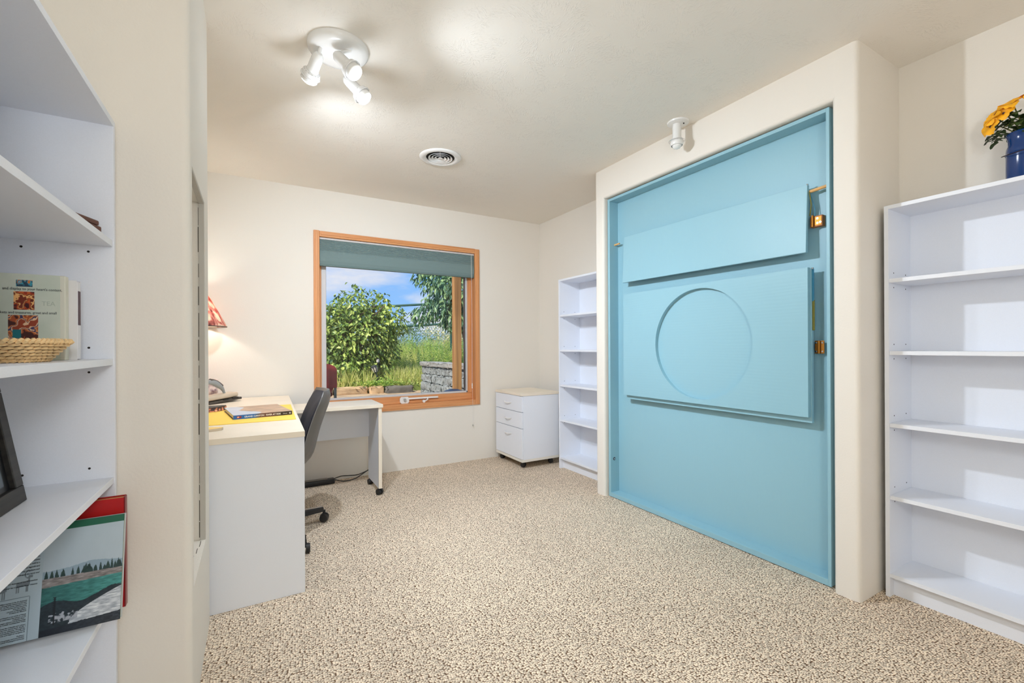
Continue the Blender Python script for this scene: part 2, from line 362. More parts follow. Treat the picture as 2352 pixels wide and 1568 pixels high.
# right wall and the boxed-out bay round the folding bed
bm = newbm(); box(bm, XW, XW+.1, YR, YB, 0, H)
BX = 2.265; BY0, BY1 = .915, 2.632; OY0, OY1, OZ = 1.016, 2.535, 2.222
prism(bm, [(XW, OY0)] + arc((BX+.016, OY0-.016), .016, PI/2, PI) + arc((BX+r, BY0+r), r, PI, 1.5*PI) + [(XW, BY0)], 0, H)
prism(bm, [(XW, BY1)] + arc((BX+r, BY1-r), r, PI/2, PI) + arc((BX+.016, OY1+.016), .016, PI, 1.5*PI) + [(XW, OY1)], 0, H)
prism(bm, [(XW, OZ)] + [(XW, H)] + [(BX, H)] + arc((BX+.016, OZ+.016), .016, PI, 1.5*PI), OY0-.016, OY1+.016, axis='Y')
struct('wall_right', bm, WALL, smooth=True)

# ------------------------------------------------------------------ window
win = bpy.data.objects.new('window_1', None); COL.objects.link(win); win.location = (1.19, YB, .55); win['kind'] = 'structure'; win['label'] = 'fir framed awning window in the back wall'
def casing(name, x0, x1, z0, z1, m):
    bm = newbm(); box(bm, x0, x1, YB-.016, YB, z0, z1, .004)
    if x1-x0 > z1-z0: box(bm, x0+.01, x1-.01, YB-.021, YB-.014, z0+.014, z1-.014, .003)
    else: box(bm, x0+.014, x1-.014, YB-.021, YB-.014, z0+.01, z1-.01, .003)
    return obj(name, bm, m, win)
casing('casing_board', .432, .478, .549, 2.095, FIRZ); casing('casing_board', 1.904, 1.951, .549, 2.090, FIRZ)
casing('casing_board', .478, 1.904, 2.045, 2.092, FIRX); casing('casing_board', .478, 1.904, .549, .598, FIRX)
obj('jamb', B(.470, .4765, YB-.004, YB+.18, .592, 2.052), FIRZ, win); obj('jamb', B(1.905, 1.912, YB-.004, YB+.18, .592, 2.052), FIRZ, win)
obj('jamb', B(.4765, 1.905, YB-.004, YB+.18, 2.045, 2.052), FIRX, win); obj('window_sill', B(.4765, 1.905, YB-.004, YB+.18, .592, .600), FIRX, win)
obj('sash_rail', B(.4765, 1.905, 4.098, 4.135, .600, .664, .004), FIRX, win); obj('sash_rail', B(.4765, 1.905, 4.098, 4.135, 1.99, 2.045, .004), FIRX, win)
obj('sash_rail', B(.4765, 1.905, 4.082, 4.10, .600, .622, .003), FIRX, win)
obj('sash_stile', B(.4765, .502, 4.098, 4.135, .664, 1.99, .004), FIRZ, win); obj('sash_stile', B(1.862, 1.905, 4.098, 4.135, .664, 1.99, .004), FIRZ, win)
for a in ((.502, .540, 4.104, 4.13, .664, 1.99), (1.846, 1.862, 4.104, 4.13, .664, 1.99), (.502, 1.862, 4.104, 4.13, .664, .682), (.502, 1.862, 4.104, 4.13, 1.975, 1.99)):
    obj('glazing_bead', B(*a, bev=.003), GREYVINYL, win)
for a in ((.502, .545, 4.137, 4.16, .60, 2.04), (1.845, 1.905, 4.150, 4.17, .60, 2.04)):
    obj('outer_frame', B(*a, bev=.003), mat('outer_frame_brown', (128, 102, 84), .6), win)
def glassmat():
    m = bpy.data.materials.new('window_glass'); m.use_nodes = True; nt = m.node_tree; nt.nodes.clear()
    o = nt.nodes.new('ShaderNodeOutputMaterial'); t = nt.nodes.new('ShaderNodeBsdfTransparent'); t.inputs[0].default_value = (.97, .985, .98, 1)
    g = nt.nodes.new('ShaderNodeBsdfGlossy'); g.inputs['Roughness'].default_value = .01; f = nt.nodes.new('ShaderNodeFresnel'); f.inputs[0].default_value = 1.35
    mx = nt.nodes.new('ShaderNodeMixShader'); nt.links.new(f.outputs[0], mx.inputs[0]); nt.links.new(t.outputs[0], mx.inputs[1]); nt.links.new(g.outputs[0], mx.inputs[2]); nt.links.new(mx.outputs[0], o.inputs[0]); return m
GLASS = glassmat()
obj('pane', B(.535, 1.85, 4.115, 4.119, .678, 1.98), GLASS, win)
# crank operator on the sash bottom
op = obj('crank_operator', newbm_ := prism(newbm(), [(1.165, .612), (1.178, .600), (1.238, .600), (1.250, .612), (1.250, .646), (1.238, .660), (1.178, .660), (1.165, .646)], 4.068, 4.084, axis='Y'), WHITEPL, win)
bm = newbm(); cyl(bm, (1.207, 4.052, .634), (1.207, 4.068, .634), .012); obj('crank_socket', bm, CHROME, op)
bm = newbm(); box(bm, 1.24, 1.535, 4.066, 4.080, .634, .650, .002); obj('crank_arm', bm, WHITEPL, op)
bm = newbm(); tube(bm, smooth_curve([(1.42, 4.066, .642), (1.425, 4.055, .628), (1.405, 4.05, .618), (1.385, 4.05, .612)]), .006); cyl(bm, (1.385, 4.042, .612), (1.385, 4.06, .612), .013); obj('crank_knob', bm, WHITEPL, op, smooth=True)

# cellular shade
sh = thing('cellular_shade', 'teal grey cellular window shade pulled up at the window top', 'window shade', (1.19, 4.05, 2.04))
obj('headrail', B(.480, 1.902, 4.024, 4.062, 2.028, 2.043, .003), GREYVINYL, sh)
prof = []; z = 2.028
hs = [.0105]*9 + [.1135]
for i, h in enumerate(hs):
    d = .004 if i < 9 else .0035
    prof += [(4.030, z), (4.030-d, z-h/2)] if i < 9 else [(4.030, z), (4.0245, z-h*.2), (4.0225, z-h*.45), (4.0235, z-h*.75)]; z -= h
prof.append((4.031, z)); zb = z
pts = prof + [(4.060, zb), (4.060, 2.028)]
SHADE = mat('shade_fabric', (114, 134, 134), .85, bump=(300, .15, 2))
obj('pleated_fabric', prism(newbm(), pts, .482, 1.900, axis='X'), SHADE, sh)
obj('bottom_rail', B(.482, 1.900, 4.026, 4.060, zb-.014, zb-.0005, .003), mat('shade_rail', (98, 120, 119), .6), sh)
bm = newbm(); tube(bm, [(1.862, 4.004, 2.03), (1.860, 3.992, 1.4), (1.858, 3.990, .75)], .0016, 6); tube(bm, smooth_curve([(1.858, 3.990, .75), (1.862, 3.992, .66), (1.866, 3.995, .55), (1.868, 3.997, .36)]), .001, 6)
obj('pull_cord', bm, WHITEPL, sh, smooth=True)
bm = newbm(); lathe(bm, [(0, .02), (.004, .018), (.006, 0), (.004, -.02), (.006, -.03), (0, -.034)], (1.858, 3.990, .745), n=12); obj('cord_tassel', bm, WHITEPL, sh, smooth=True)
bm = newbm(); lathe(bm, [(0, .012), (.004, .008), (.007, -.006), (0, -.012)], (1.868, 3.997, .35), n=12); obj('cord_tassel', bm, mat('grey_tassel', (168, 165, 160), .5), sh, smooth=True)

# ------------------------------------------------------------------ bookcases
BW, BD, BH = .70, .24, 1.735
SH_Z = (.450, .770, 1.090, 1.410)
def bookcase(name, label, loc, rz):
    """local: front at x=0 facing -x, back at x=+BD, from y=0 to y=-BW"""
    t = thing(name, label, 'bookcase', loc, rz, 'white melamine bookcases')
    T = .016
    for y0, y1 in ((-T, 0), (-BW, -BW+T)):
        s = obj('side_panel', B(0, BD-.004, y0, y1, 0, BH, .0006, seg=1), WHITE, t, local=True)
        bm = newbm(); yi = y0 if y0 > -.1 else y1; sg = -1 if y0 > -.1 else 1
        for z in SH_Z:
            for dz in (.030, -.035):
                for x in (.052, .178): cyl(bm, (x, yi+sg*.0006, z+dz), (x, yi-sg*.002, z+dz), .0029, n=10)
        obj('peg_holes', bm, mat('peg_hole_dark', (40, 34, 30), .9), s, local=True)
    obj('top_panel', B(0, BD-.004, -BW+T, -T, BH-T, BH), WHITE, t, local=True)
    for z in SH_Z: obj('shelf', B(.003, BD-.005, -BW+T+.0006, -T-.0006, z-T-.001, z, .0005, seg=1), WHITE, t, local=True)
    obj('bottom_shelf', B(.001, BD-.005, -BW+T, -T, .088, .105), WHITE, t, local=True)
    obj('toe_kick', B(.040, .054, -BW+T, -T, 0, .088), WHITE, t, local=True)
    obj('back_panel', B(BD-.004, BD, -BW+.002, -.002, .02, BH-.002), WHITE, t, local=True)
    return t
bookcase('bookcase', 'white bookcase at the right edge, blue vase of flowers on top', (XW-BD-.004, .888, 0), 0)
bookcase('bookcase', 'white bookcase in the far corner beside the drawer cabinet', (XW-BD-.004, 3.345, 0), 0)
bookcase('bookcase', 'white bookcase on the left holding books, basket and picture frame', (XL+BD+.004, 1.602-BW, 0), PI)

# ------------------------------------------------------------------ folding bed (blue)
bed = thing('murphy_bed', 'pale blue fold-up wall bed closed inside its wall opening', 'bed', (2.33, 1.78, 0))
FX = 2.295; PXL = 2.378; FY0, FY1, FZ = 1.040, 2.524, 2.214; FT = .018
obj('frame_rail', B(FX, 2.56, FY0, FY0+FT-.004, 0.004, FZ, .001), BLUE, bed); obj('frame_rail', B(FX, 2.56, FY1-FT-.003, FY1, .004, FZ, .001), BLUE, bed)
obj('frame_rail', B(FX, 2.56, FY0+FT-.004, FY1-FT-.003, FZ-FT, FZ, .001), BLUE, bed); obj('frame_rail', B(FX, 2.56, FY0+FT-.004, FY1-FT-.003, .004, .034, .001), BLUE, bed)
obj('back_panel', B(PXL, PXL+.014, FY0+.01, FY1-.01, .02, FZ-.006), BLUE, bed)
# upper leg board, leaning a little
bm = newbm(); box(bm, 0, .018, 1.150, 2.388, -.33, 0, .002)
for v in bm.verts: v.co.x += 2.326 + v.co.z*.05; v.co.z += 1.906 - (2.388-v.co.y)*.008
ub = obj('upper_board', bm, BLUE, bed)
# table board with round cut-out
def board_with_hole(x0, x1, y0, y1, z0, z1, cyc, czc, rad, n=96):
    bm = newbm(); rings = []
    for x in (x0, x1):
        inn = [bm.verts.new((x, cyc+rad*math.cos(2*PI*i/n), czc+rad*math.sin(2*PI*i/n))) for i in range(n)]
        outr = []
        for i in range(n):
            c, s = math.cos(2*PI*i/n), math.sin(2*PI*i/n)
            k = min(((y1-cyc)/c if c > 1e-9 else (y0-cyc)/c if c < -1e-9 else 1e9), ((z1-czc)/s if s > 1e-9 else (z0-czc)/s if s < -1e-9 else 1e9))
            outr.append([cyc+k*c, czc+k*s])
        for cy_, cz_ in ((y0, z0), (y1, z0), (y0, z1), (y1, z1)):
            j = min(range(n), key=lambda i: abs(math.atan2(math.sin(2*PI*i/n-math.atan2(cz_-czc, cy_-cyc)), math.cos(2*PI*i/n-math.atan2(cz_-czc, cy_-cyc)))))
            outr[j] = [cy_, cz_]
        rings.append((inn, [bm.verts.new((x, *p)) for p in outr]))
    for inn, ou in rings:
        for i in range(n): bm.faces.new((inn[i], inn[(i+1) % n], ou[(i+1) % n], ou[i]))
    for k in (0, 1):
        a, b = rings[0][k], rings[1][k]
        for i in range(n): bm.faces.new((a[i], a[(i+1) % n], b[(i+1) % n], b[i]))
    return bm
obj('table_board', board_with_hole(2.302, 2.3265, 1.139, 2.371, .771, 1.492, 1.746, 1.130, .332), BLUEGRAIN, bed)
obj('backing_board', B(2.327, 2.345, 1.134, 2.368, .742, 1.488, .0015), BLUEGRAIN, bed)
obj('spacer_block', B(2.345, PXL, 1.30, 1.38, 1.0, 1.3), BLUE, bed); obj('spacer_block', B(2.345, PXL, 2.12, 2.20, 1.0, 1.3), BLUE, bed)
obj('spacer_block', B(2.342, PXL, 1.5, 1.58, 1.65, 1.85), BLUE, bed); obj('spacer_block', B(2.342, PXL, 2.0, 2.08, 1.65, 1.85), BLUE, bed)
bm = newbm(); cyl(bm, (2.352, FY0+.012, 1.874), (2.344, 1.148, 1.864), .0075, n=14); obj('dowel', bm, DOWEL, bed, smooth=True)
bm = newbm(); cyl(bm, (2.345, FY1-.02, 1.876), (2.345, 2.452, 1.878), .0065, n=14); obj('dowel', bm, DOWEL, bed, smooth=True)
# hinge block at the upper board
hb = obj('hinge_block', B(2.350, PXL, 1.096, 1.150, 1.690, 1.742, .001), COPPER, bed)
bm = newbm(); box(bm, 2.3485, 2.350, 1.100, 1.132, 1.696, 1.736); obj('hinge_plate', bm, BRASS, hb)
bm = newbm()
for y, z in ((1.117, 1.728), (1.117, 1.706), (1.104, 1.708)): cyl(bm, (2.3475, y, z), (2.349, y, z), .0055, n=12)
obj('screws', bm, mat('bright_screw', (236, 226, 196), .4, .3), hb)
bm = newbm(); cyl(bm, (2.343, 1.136, 1.745), (2.343, 1.136, 1.690), .005, n=10); obj('hinge_pin', bm, BRASS, hb, smooth=True)
# straps / gas strut strings at the board ends
OLIVE = mat('olive_strap', (122, 118, 48), .7); STRAPB = mat('blue_strap', (52, 128, 160), .5)
bm = newbm(); tube(bm, [(2.336, 1.146, 1.862), (2.341, 1.140, 1.80), (2.340, 1.146, 1.745)], .0028, 6); obj('strap', bm, OLIVE, bed)
bm = newbm(); tube(bm, [(2.339, 1.147, 1.865), (2.352, 1.130, 1.78), (2.352, 1.128, 1.735)], .0018, 6); obj('strap', bm, STRAPB, bed)
bm = newbm(); box(bm, 2.328, 2.336, 1.126, 1.134, 1.33, 1.486, .001); obj('strut', bm, STRAPB, bed)
bm = newbm(); box(bm, 2.331, 2.337, 1.124, 1.1335, 1.19, 1.335, .001); obj('strut', bm, OLIVE, bed)
bm = newbm(); cyl(bm, (2.330, 1.130, 1.484), (2.330, 1.130, 1.492), .005, n=10); cyl(bm, (2.334, 1.153, 1.890), (2.334, 1.153, 1.901), .005, n=10); obj('pins', bm, CHROME, bed)
def butt(y0, y1, z0, z1, x0):
    h = obj('hinge', B(x0, x0+.003, y0, y1, z0, z1, .001), BRASS, bed)
    bm = newbm(); ym = (y0*.5+y1*.5)
    cyl(bm, (x0-.004, ym, z0), (x0-.004, ym, z1), .0055, n=12); obj('hinge_pin', bm, BRASS, h, smooth=True)
    bm = newbm()
    for y in (y0+.008, y1-.006):
        for z in (z0+.01, z1-.01): cyl(bm, (x0-.0015, y, z), (x0, y, z), .0045, n=12)
    obj('screws', bm, CHROME, h)
butt(1.094, 1.136, 1.078, 1.140, 2.358)
bm = newbm(); cyl(bm, (2.350, 2.372, 1.05), (2.350, 2.395, 1.05), .005); cyl(bm, (2.350, 2.372, 1.075), (2.350, 2.390, 1.075), .005); obj('hinge', bm, BRASS, bed)
for (x, y, z, d) in ((2.330, FY1-FT-.003, .279, -1), (2.334, FY0+FT-.004, .254, 1)):
    bm = newbm(); cyl(bm, (x, y, z), (x, y+d*.002, z), .012, n=20); b_ = obj('washer', bm, mat('dark_steel', (90, 96, 104), .35, .9), bed, smooth=True)
    bm = newbm(); cyl(bm, (x, y+d*.002, z), (x, y+d*.006, z), .006, n=6); obj('bolt', bm, CHROME, b_)

# ------------------------------------------------------------------ ceiling things
fx = thing('ceiling_spotlight', 'white round ceiling fixture with three lit swivel spotlights', 'ceiling light', (.33, 2.085, H))
bm = newbm(); lathe(bm, [(0, -.030), (.095, -.030), (.115, -.027), (.126, -.016), (.128, -.004), (.128, 0), (0, 0)], (.33, 2.085, H), n=56); obj('canopy', bm, LAMPW, fx, smooth=True)
GLOW = mat('lit_bulb', (255, 255, 255), .3, emit=(1, .99, .96, 6.0))
RINGM = mat('polished_ring', (235, 235, 236), .2, .3)
def head(base, top, d, lit, parent):
    """base: point on canopy, top: rear of socket, d: aiming direction"""
    base, top, d = Vector(base), Vector(top), Vector(d).normalized()
    bm = newbm(); tube(bm, smooth_curve([base, base.lerp(top, .6), top+d*.02]), .0075, 10)
    h = obj('swivel_arm', bm, LAMPW, parent, smooth=True)
    bm = newbm(); lathe(bm, [(0, -.003), (.014, 0), (.0225, .012), (.024, .03), (.0245, .072), (.0255, .074), (.0255, .082), (.024, .084), (.024, .09)], top, d, 28); obj('socket', bm, LAMPW, h, smooth=True)
    bm = newbm(); lathe(bm, [(.024, .082), (.037, .088), (.038, .096), (.0395, .099), (.0395, .103), (.036, .105), (.034, .118), (.036, .120), (.036, .126), (.031, .128)], top, d, 36); obj('ring', bm, LAMPW, h, smooth=True)
    bm = newbm(); lathe(bm, [(.041, .1025), (.0425, .104), (.0425, .107), (.041, .1085)], top, d, 36, closed=True); obj('ring', bm, RINGM, h, smooth=True)
    bm = newbm(); q = d.to_track_quat('Z', 'Y')
    for i in range(14):
        a = 2*PI*i/14; c = top+q @ Vector((.032*math.cos(a), .032*math.sin(a), .0865)); cyl(bm, c-d*.001, c+d*.0015, .0028, n=8)
    obj('ring_studs', bm, CHROME, h)
    bm = newbm(); lathe(bm, [(.030, .110), (.0315, .124), (.030, .132), (.018, .139), (0, .141)], top, d, 32); obj('bulb', bm, GLOW if lit else mat('unlit_bulb', (236, 236, 234), .2), h, smooth=True)
def aim(top, face): return (Vector(face)-Vector(top))
head((.372, 2.030, H-.028), (.312, 2.045, 2.385), (.40, -.30, -.50), True, fx)
head((.355, 2.150, H-.028), (.372, 2.165, 2.365), (.42, -.16, -.46), True, fx)
head((.255, 2.075, H-.028), (.250, 2.075, 2.385), (-.20, .65, -.45), True, fx)

sp = thing('ceiling_spotlight', 'white single ceiling spotlight, unlit, beside the blue bed opening', 'ceiling light', (2.178, 1.785, H))
bm = newbm(); lathe(bm, [(0, -.014), (.045, -.013), (.060, -.008), (.062, 0), (0, 0)], (2.178, 1.785, H), n=36); obj('canopy', bm, LAMPW, sp, smooth=True)
bm = newbm(); cyl(bm, (2.190, 1.755, H-.012), (2.190, 1.755, H-.018), .004, n=10); obj('screw', bm, BLACKP, sp)
bm = newbm(); lathe(bm, [(.023, 0), (.0245, -.02), (.0245, -.075), (.027, -.080), (.027, -.086), (.029, -.088), (.0295, -.1)], (2.172, 1.79, H-.012), n=30); obj('socket', bm, LAMPW, sp, smooth=True)
bm = newbm(); lathe(bm, [(.029, -.085), (.036, -.094), (.037, -.118), (.033, -.126), (.031, -.126), (.034, -.118), (.033, -.094)], (2.172, 1.79, H-.012), n=36); obj('ring', bm, LAMPW, sp, smooth=True)
bm = newbm(); lathe(bm, [(.044, -.098), (.046, -.0985), (.046, -.100), (.044, -.1005)], (2.172, 1.79, H-.012), n=36, closed=True)
for i in range(4):
    a = PI/4+i*PI/2; cyl(bm, (2.172+.035*math.cos(a), 1.79+.035*math.sin(a), H-.111), (2.172+.045*math.cos(a), 1.79+.045*math.sin(a), H-.111), .0015, n=6)
obj('ring', bm, CHROME, sp, smooth=True)
bm = newbm(); lathe(bm, [(.028, -.118), (.0265, -.128), (.020, -.139), (.008, -.145), (0, -.146)], (2.172, 1.79, H-.012), n=30); obj('bulb', bm, mat('unlit_bulb', (236, 236, 234), .2), sp, smooth=True)

vt = thing('air_vent', 'round white ceiling vent with concentric rings', 'vent', (1.13, 2.93, H))
bm = newbm(); lathe(bm, [(.143, 0), (.143, -.003), (.138, -.008), (.120, -.012), (.106, -.009), (.098, -.004), (.097, 0)], (1.13, 2.93, H-.001), n=56); obj('flange', bm, LAMPW, vt, smooth=True)
bm = newbm(); lathe(bm, [(0, 0), (.099, 0), (.099, -.0012), (0, -.0012)], (1.13, 2.93, H), n=40); obj('duct_shade', bm, VENTDARK, vt)  # flat dark disc paints the shade of a deep opening
for R_ in (.082, .061, .040):
    bm = newbm(); lathe(bm, [(R_-.012, -.002), (R_-.001, -.0105), (R_+.001, -.0115), (R_+.001, -.010), (R_-.010, -.0015)], (1.13, 2.93, H), n=48); obj('louvre_ring', bm, LAMPW, vt, smooth=True)
bm = newbm(); lathe(bm, [(.008, -.0015), (.018, -.011), (.018, -.012), (0, -.013)], (1.13, 2.93, H), n=32); obj('hub', bm, LAMPW, vt, smooth=True)
bm = newbm(); box(bm, 1.129, 1.131, 2.84, 2.93, H-.010, H-.003); bmesh.ops.rotate(bm, cent=(1.13, 2.93, H), matrix=Matrix.Rotation(math.radians(-22), 3, 'Z'), verts=bm.verts); obj('spoke', bm, LAMPW, vt)

# ------------------------------------------------------------------ drawer cabinet
fc = thing('drawer_cabinet', 'white three-drawer rolling cabinet with pale wood top in the corner', 'cabinet', (2.32, 3.72, 0))
CX0, CX1, CY0, CY1 = 2.131, 2.53, 3.475, 3.975
obj('carcass', B(CX0, CX1, CY0, CY1, .084, .667, .001), WHITE, fc); obj('top_panel', B(CX0-.020, CX1+.004, CY0-.004, CY1+.004, .667, .690, .002), TAN, fc)
obj('base_panel', B(CX0-.016, CX1, CY0-.002, CY1+.002, .060, .084, .0015), mat('cream_laminate', raw=(.80, .76, .68), rough=.45), fc)
for z0, z1, hz in ((.520, .664, .590), (.370, .515, .440), (.088, .365, .297)):
    d = obj('drawer', B(CX0-.017, CX0-.001, CY0+.001, CY1-.001, z0, z1, .001), WHITE, fc)
    bm = newbm(); tube(bm, smooth_curve([(CX0-.017, 3.665, hz+.003), (CX0-.026, 3.680, hz), (CX0-.037, 3.71, hz-.002), (CX0-.041, 3.73, hz-.002), (CX0-.037, 3.75, hz-.002), (CX0-.026, 3.78, hz), (CX0-.017, 3.795, hz+.003)], 3), .0042, 8); obj('handle', bm, WHITEPL, d, smooth=True)
def caster(x, y, parent, top=.06, r_=.024, w=.034, ang=0, mat_=None, name='caster'):
    bm = newbm(); M = Matrix.Rotation(ang, 3, 'Z'); o = Vector((x, y, 0))
    for s in (-1, 1):
        a = o+M @ Vector((s*.004, 0, r_)); b = o+M @ Vector((s*w/2, 0, r_)); cyl(bm, a, b, r_, r_*.86, 18)
    cyl(bm, (x, y, r_*1.2), (x, y, top), .008, n=10)
    box(bm, x-.010, x+.010, y-.010, y+.010, r_*1.5, r_*2.05)
    return obj(name, bm, mat_ or BLACKP, parent, smooth=True)
for x, y, a in ((2.165, 3.535, .6), (2.165, 3.93, .2), (2.47, 3.53, 1.2), (2.47, 3.93, 0)): caster(x, y, fc, .061, .025, .036, a)

# ------------------------------------------------------------------ main desk
dk = thing('desk', 'white desk with pale wood top against the left side wall', 'desk', (-.17, 3.1, 0))
obj('desktop', prism(newbm(), [(-.555, 2.238), (.201, 2.238), (.243, 4.006), (-.555, 4.006)], .713, .737), TAN, dk)
WHITED = mat('white_desk_panel', raw=(.80, .825, .885), rough=.5, spec=.3, bump=(260, .05, 2))
obj('end_panel', B(-.555, .200, 2.246, 2.264, 0, .713, .001), WHITED, dk); obj('end_panel', B(-.555, .225, 3.985, 4.003, 0, .713, .001), WHITED, dk)
obj('modesty_panel', B(-.545, -.527, 2.264, 3.985, .25, .713), WHITED, dk)

rt = thing('side_table', 'low rolling white side table with pale top, under the window', 'table', (.4, 3.59, 0))
obj('tabletop', B(-.05, .846, 3.408, 3.780, .664, .689, .0015), TAN, rt)
for x in (.815, .0):
    lg = obj('leg_panel', B(x-.001, x+.018, 3.4275, 3.772, .052, .664), WHITED, rt); obj('edge_band', B(x-.0015, x+.0235, 3.418, 3.4275, .052, .664, .001), TAN, rt)
    caster(x+.010, 3.445, lg, .055, .024, .042, .5); caster(x+.010, 3.745, lg, .055, .024, .040, .2)
obj('apron', B(.018, .814, 3.742, 3.760, .395, .664), WHITED, rt)

# ------------------------------------------------------------------ things on the desk
fo = obj('folder', prism(newbm(), [(-.42, 2.640), (.194, 2.633), (.214, 3.33), (-.40, 3.35)], .7375, .741), mat('yellow_card', (252, 214, 96), .7)); tag(fo, 'flat yellow folder lying under the book on the desk', 'folder')
bk = thing('book', 'thick book with blue and brown spine lying on the yellow folder', 'book', (-.094, 2.768, .7415), math.atan2(.042, .281))
L, Dp, Tk = .284, .40, .021
obj('cover', B(0, L, 0, Dp, 0, .002), mat('book_dark', (70, 44, 40), .4), bk, local=True); cov = obj('cover', B(0, L, 0, Dp, Tk-.002, Tk), mat('book_grey', (150, 140, 130), .4), bk, local=True)
obj('pages', B(.004, L-.004, .002, Dp-.005, .002, Tk-.002), PAPER, bk, local=True)
obj('spine', B(0, L, -.0015, 0, 0, Tk), mat('book_spine', (60, 50, 50), .4), bk, local=True)
def canyon(u, v):
    n = vnoise(u, v, 6, 3); edge = .42+.10*np.sin(v*9)+.1*(n-.5)-.25*v; sky = np.stack([184+20*n, 190+20*n, 206+12*n], 1)
    rock = np.stack([150+70*n, 118+60*n, 92+50*n], 1)*(1-.28*v[:, None]*0); m = (u > edge)[:, None]; return np.where(m, rock, sky)
panel_print('cover_print', canyon, (0.001, .001, Tk+.0003), (L-.002, 0, 0), (0, Dp-.002, 0), 60, 60, bk)
def spinef(u, v):
    a = np.array([[28, 98, 178]]); b = np.array([[96, 58, 52]]); c = np.array([[52, 40, 40]]); t = np.clip((u-.34)/.10, 0, 1)[:, None]; t2 = np.clip((u-.62)/.2, 0, 1)[:, None]
    col = (a*(1-t)+b*t)*(1-t2)+c*t2+12*(vnoise(u, v, 12, 5)-.5)[:, None]
    bad = ((u > .055) & (u < .13) & (v > .2) & (v < .8))[:, None]; wh = ((u > .062) & (u < .095) & (np.abs(v-.5) < .22*(1-(u-.062)/.04)))[:, None]
    col = np.where(bad, np.array([[150, 36, 40]]), col); col = np.where(wh, np.array([[240, 190, 170]]), col); return col
panel_print('spine_print', spinef, (0, -.0017, 0), (L, 0, 0), (0, 0, Tk), 120, 10, bk)
rz90 = (PI/2, 0, 0)
text('spine_lettering', 'GRAND CANYON · RIVER AT RISK', .0125, (.050, -.0018, .0062), rz90, INKW, bk, sx=.92, bold=.0002)
text('spine_lettering', 'Dimock', .007, (.238, -.0018, .0075), rz90, INKW, bk, sx=.9)
bm = newbm(); cyl(bm, (.273, -.0018, .0105), (.273, -.0022, .0105), .0042, n=20); obj('emblem', bm, INKW, bk, local=True)
bm = newbm(); cyl(bm, (.273, -.0021, .0105), (.273, -.0025, .0105), .0018, n=12); obj('emblem_centre', bm, INK, bk, local=True)

pd = thing('notepad', 'small book with yellow cover at the near left desk corner', 'book', (-.19, 2.47, .7375), .0)
PAD = [(-.30, 2.40), (-.131, 2.462), (-.124, 2.478), (-.129, 2.487), (-.30, 2.56)]
obj('pages', prism(newbm(), PAD, .7378, .7485), mat('pad_edge', (206, 190, 166), .8), pd)
obj('cover', prism(newbm(), [(x, y) for x, y in PAD], .7485, .7495), mat('pad_yellow', (250, 212, 128), .6), pd)

gc = thing('glasses_case', 'dark flowered glasses case lying on the folder behind the book', 'case', (-.2, 3.2, .741), 0)
FLORAL = mat('floral_fabric', (80, 66, 74), .7)
def floral(m):
    nt = m.node_tree; b = nt.nodes['Principled BSDF']; tc = nt.nodes.new('ShaderNodeTexCoord'); v = nt.nodes.new('ShaderNodeTexVoronoi'); v.inputs['Scale'].default_value = 55
    nt.links.new(tc.outputs['Object'], v.inputs['Vector']); r_ = nt.nodes.new('ShaderNodeValToRGB'); e = r_.color_ramp.elements
    e[0].position = .0; e[0].color = (*lin((244, 226, 214)), 1); e[1].position = .62; e[1].color = (*lin((64, 54, 64)), 1); x = e.new(.34); x.color = (*lin((222, 142, 112)), 1)
    nt.links.new(v.outputs['Distance'], r_.inputs[0]); nt.links.new(r_.outputs[0], b.inputs['Base Color'])
floral(FLORAL)
GP = [(-.33, 3.13), (-.31, 3.115), (-.190, 3.175), (-.150, 3.235), (-.146, 3.265), (-.17, 3.28), (-.33, 3.26)]
obj('case_body', prism(newbm(), GP, .742, .764), FLORAL, gc)
obj('case_lining', prism(newbm(), [(x*.97-.006, y*.985+.048) for x, y in GP], .764, .768), mat('case_dark', (52, 46, 46), .6), gc)

ph = thing('telephone', 'beige cordless desk telephone with grey handset by the lamp', 'telephone', (-.212, 3.745, .737), math.atan2(.185, .180))
# local x runs along the phone, y across
bm = newbm(); box(bm, -.128, .135, -.060, .045, .002, .018, .003)
for v in bm.verts: v.co.z += (v.co.x+.13)*.04
obj('base_plate', bm, mat('phone_dark', (74, 68, 62), .5), ph, local=True)
bm = newbm(); box(bm, -.135, .115, -.055, .043, .021, .055, .014, seg=3)
for v in bm.verts: v.co.z += (v.co.x+.13)*.05
obj('body', bm, mat('phone_beige', (206, 190, 168), .45), ph, smooth=True, local=True)
bm = newbm(); box(bm, -.02, .02, -.0605, -.053, .016, .024); box(bm, .055, .105, -.0605, -.053, .020, .032); obj('contacts', bm, BLACKP, ph, local=True)
bm = newbm(); pts = smooth_curve([(-.095, -.005, .150), (-.055, -.005, .146), (-.015, -.005, .125), (.02, -.005, .098), (.04, -.005, .060)], 5)
tube(bm, pts, [.008+.012*math.sin(PI*min(1, (i+3)/len(pts))) for i in range(len(pts))], 12); h = obj('handset', bm, mat('handset_grey', (152, 158, 160), .3), ph, smooth=True, local=True)
bm = newbm(); pts = smooth_curve([(-.075, -.005, .161), (-.045, -.005, .154), (-.010, -.005, .136), (.018, -.005, .114)], 5); tube(bm, pts, [.013]*len(pts), 10); obj('handset_cap', bm, mat('handset_dark', (84, 74, 68), .4), h, smooth=True, local=True)

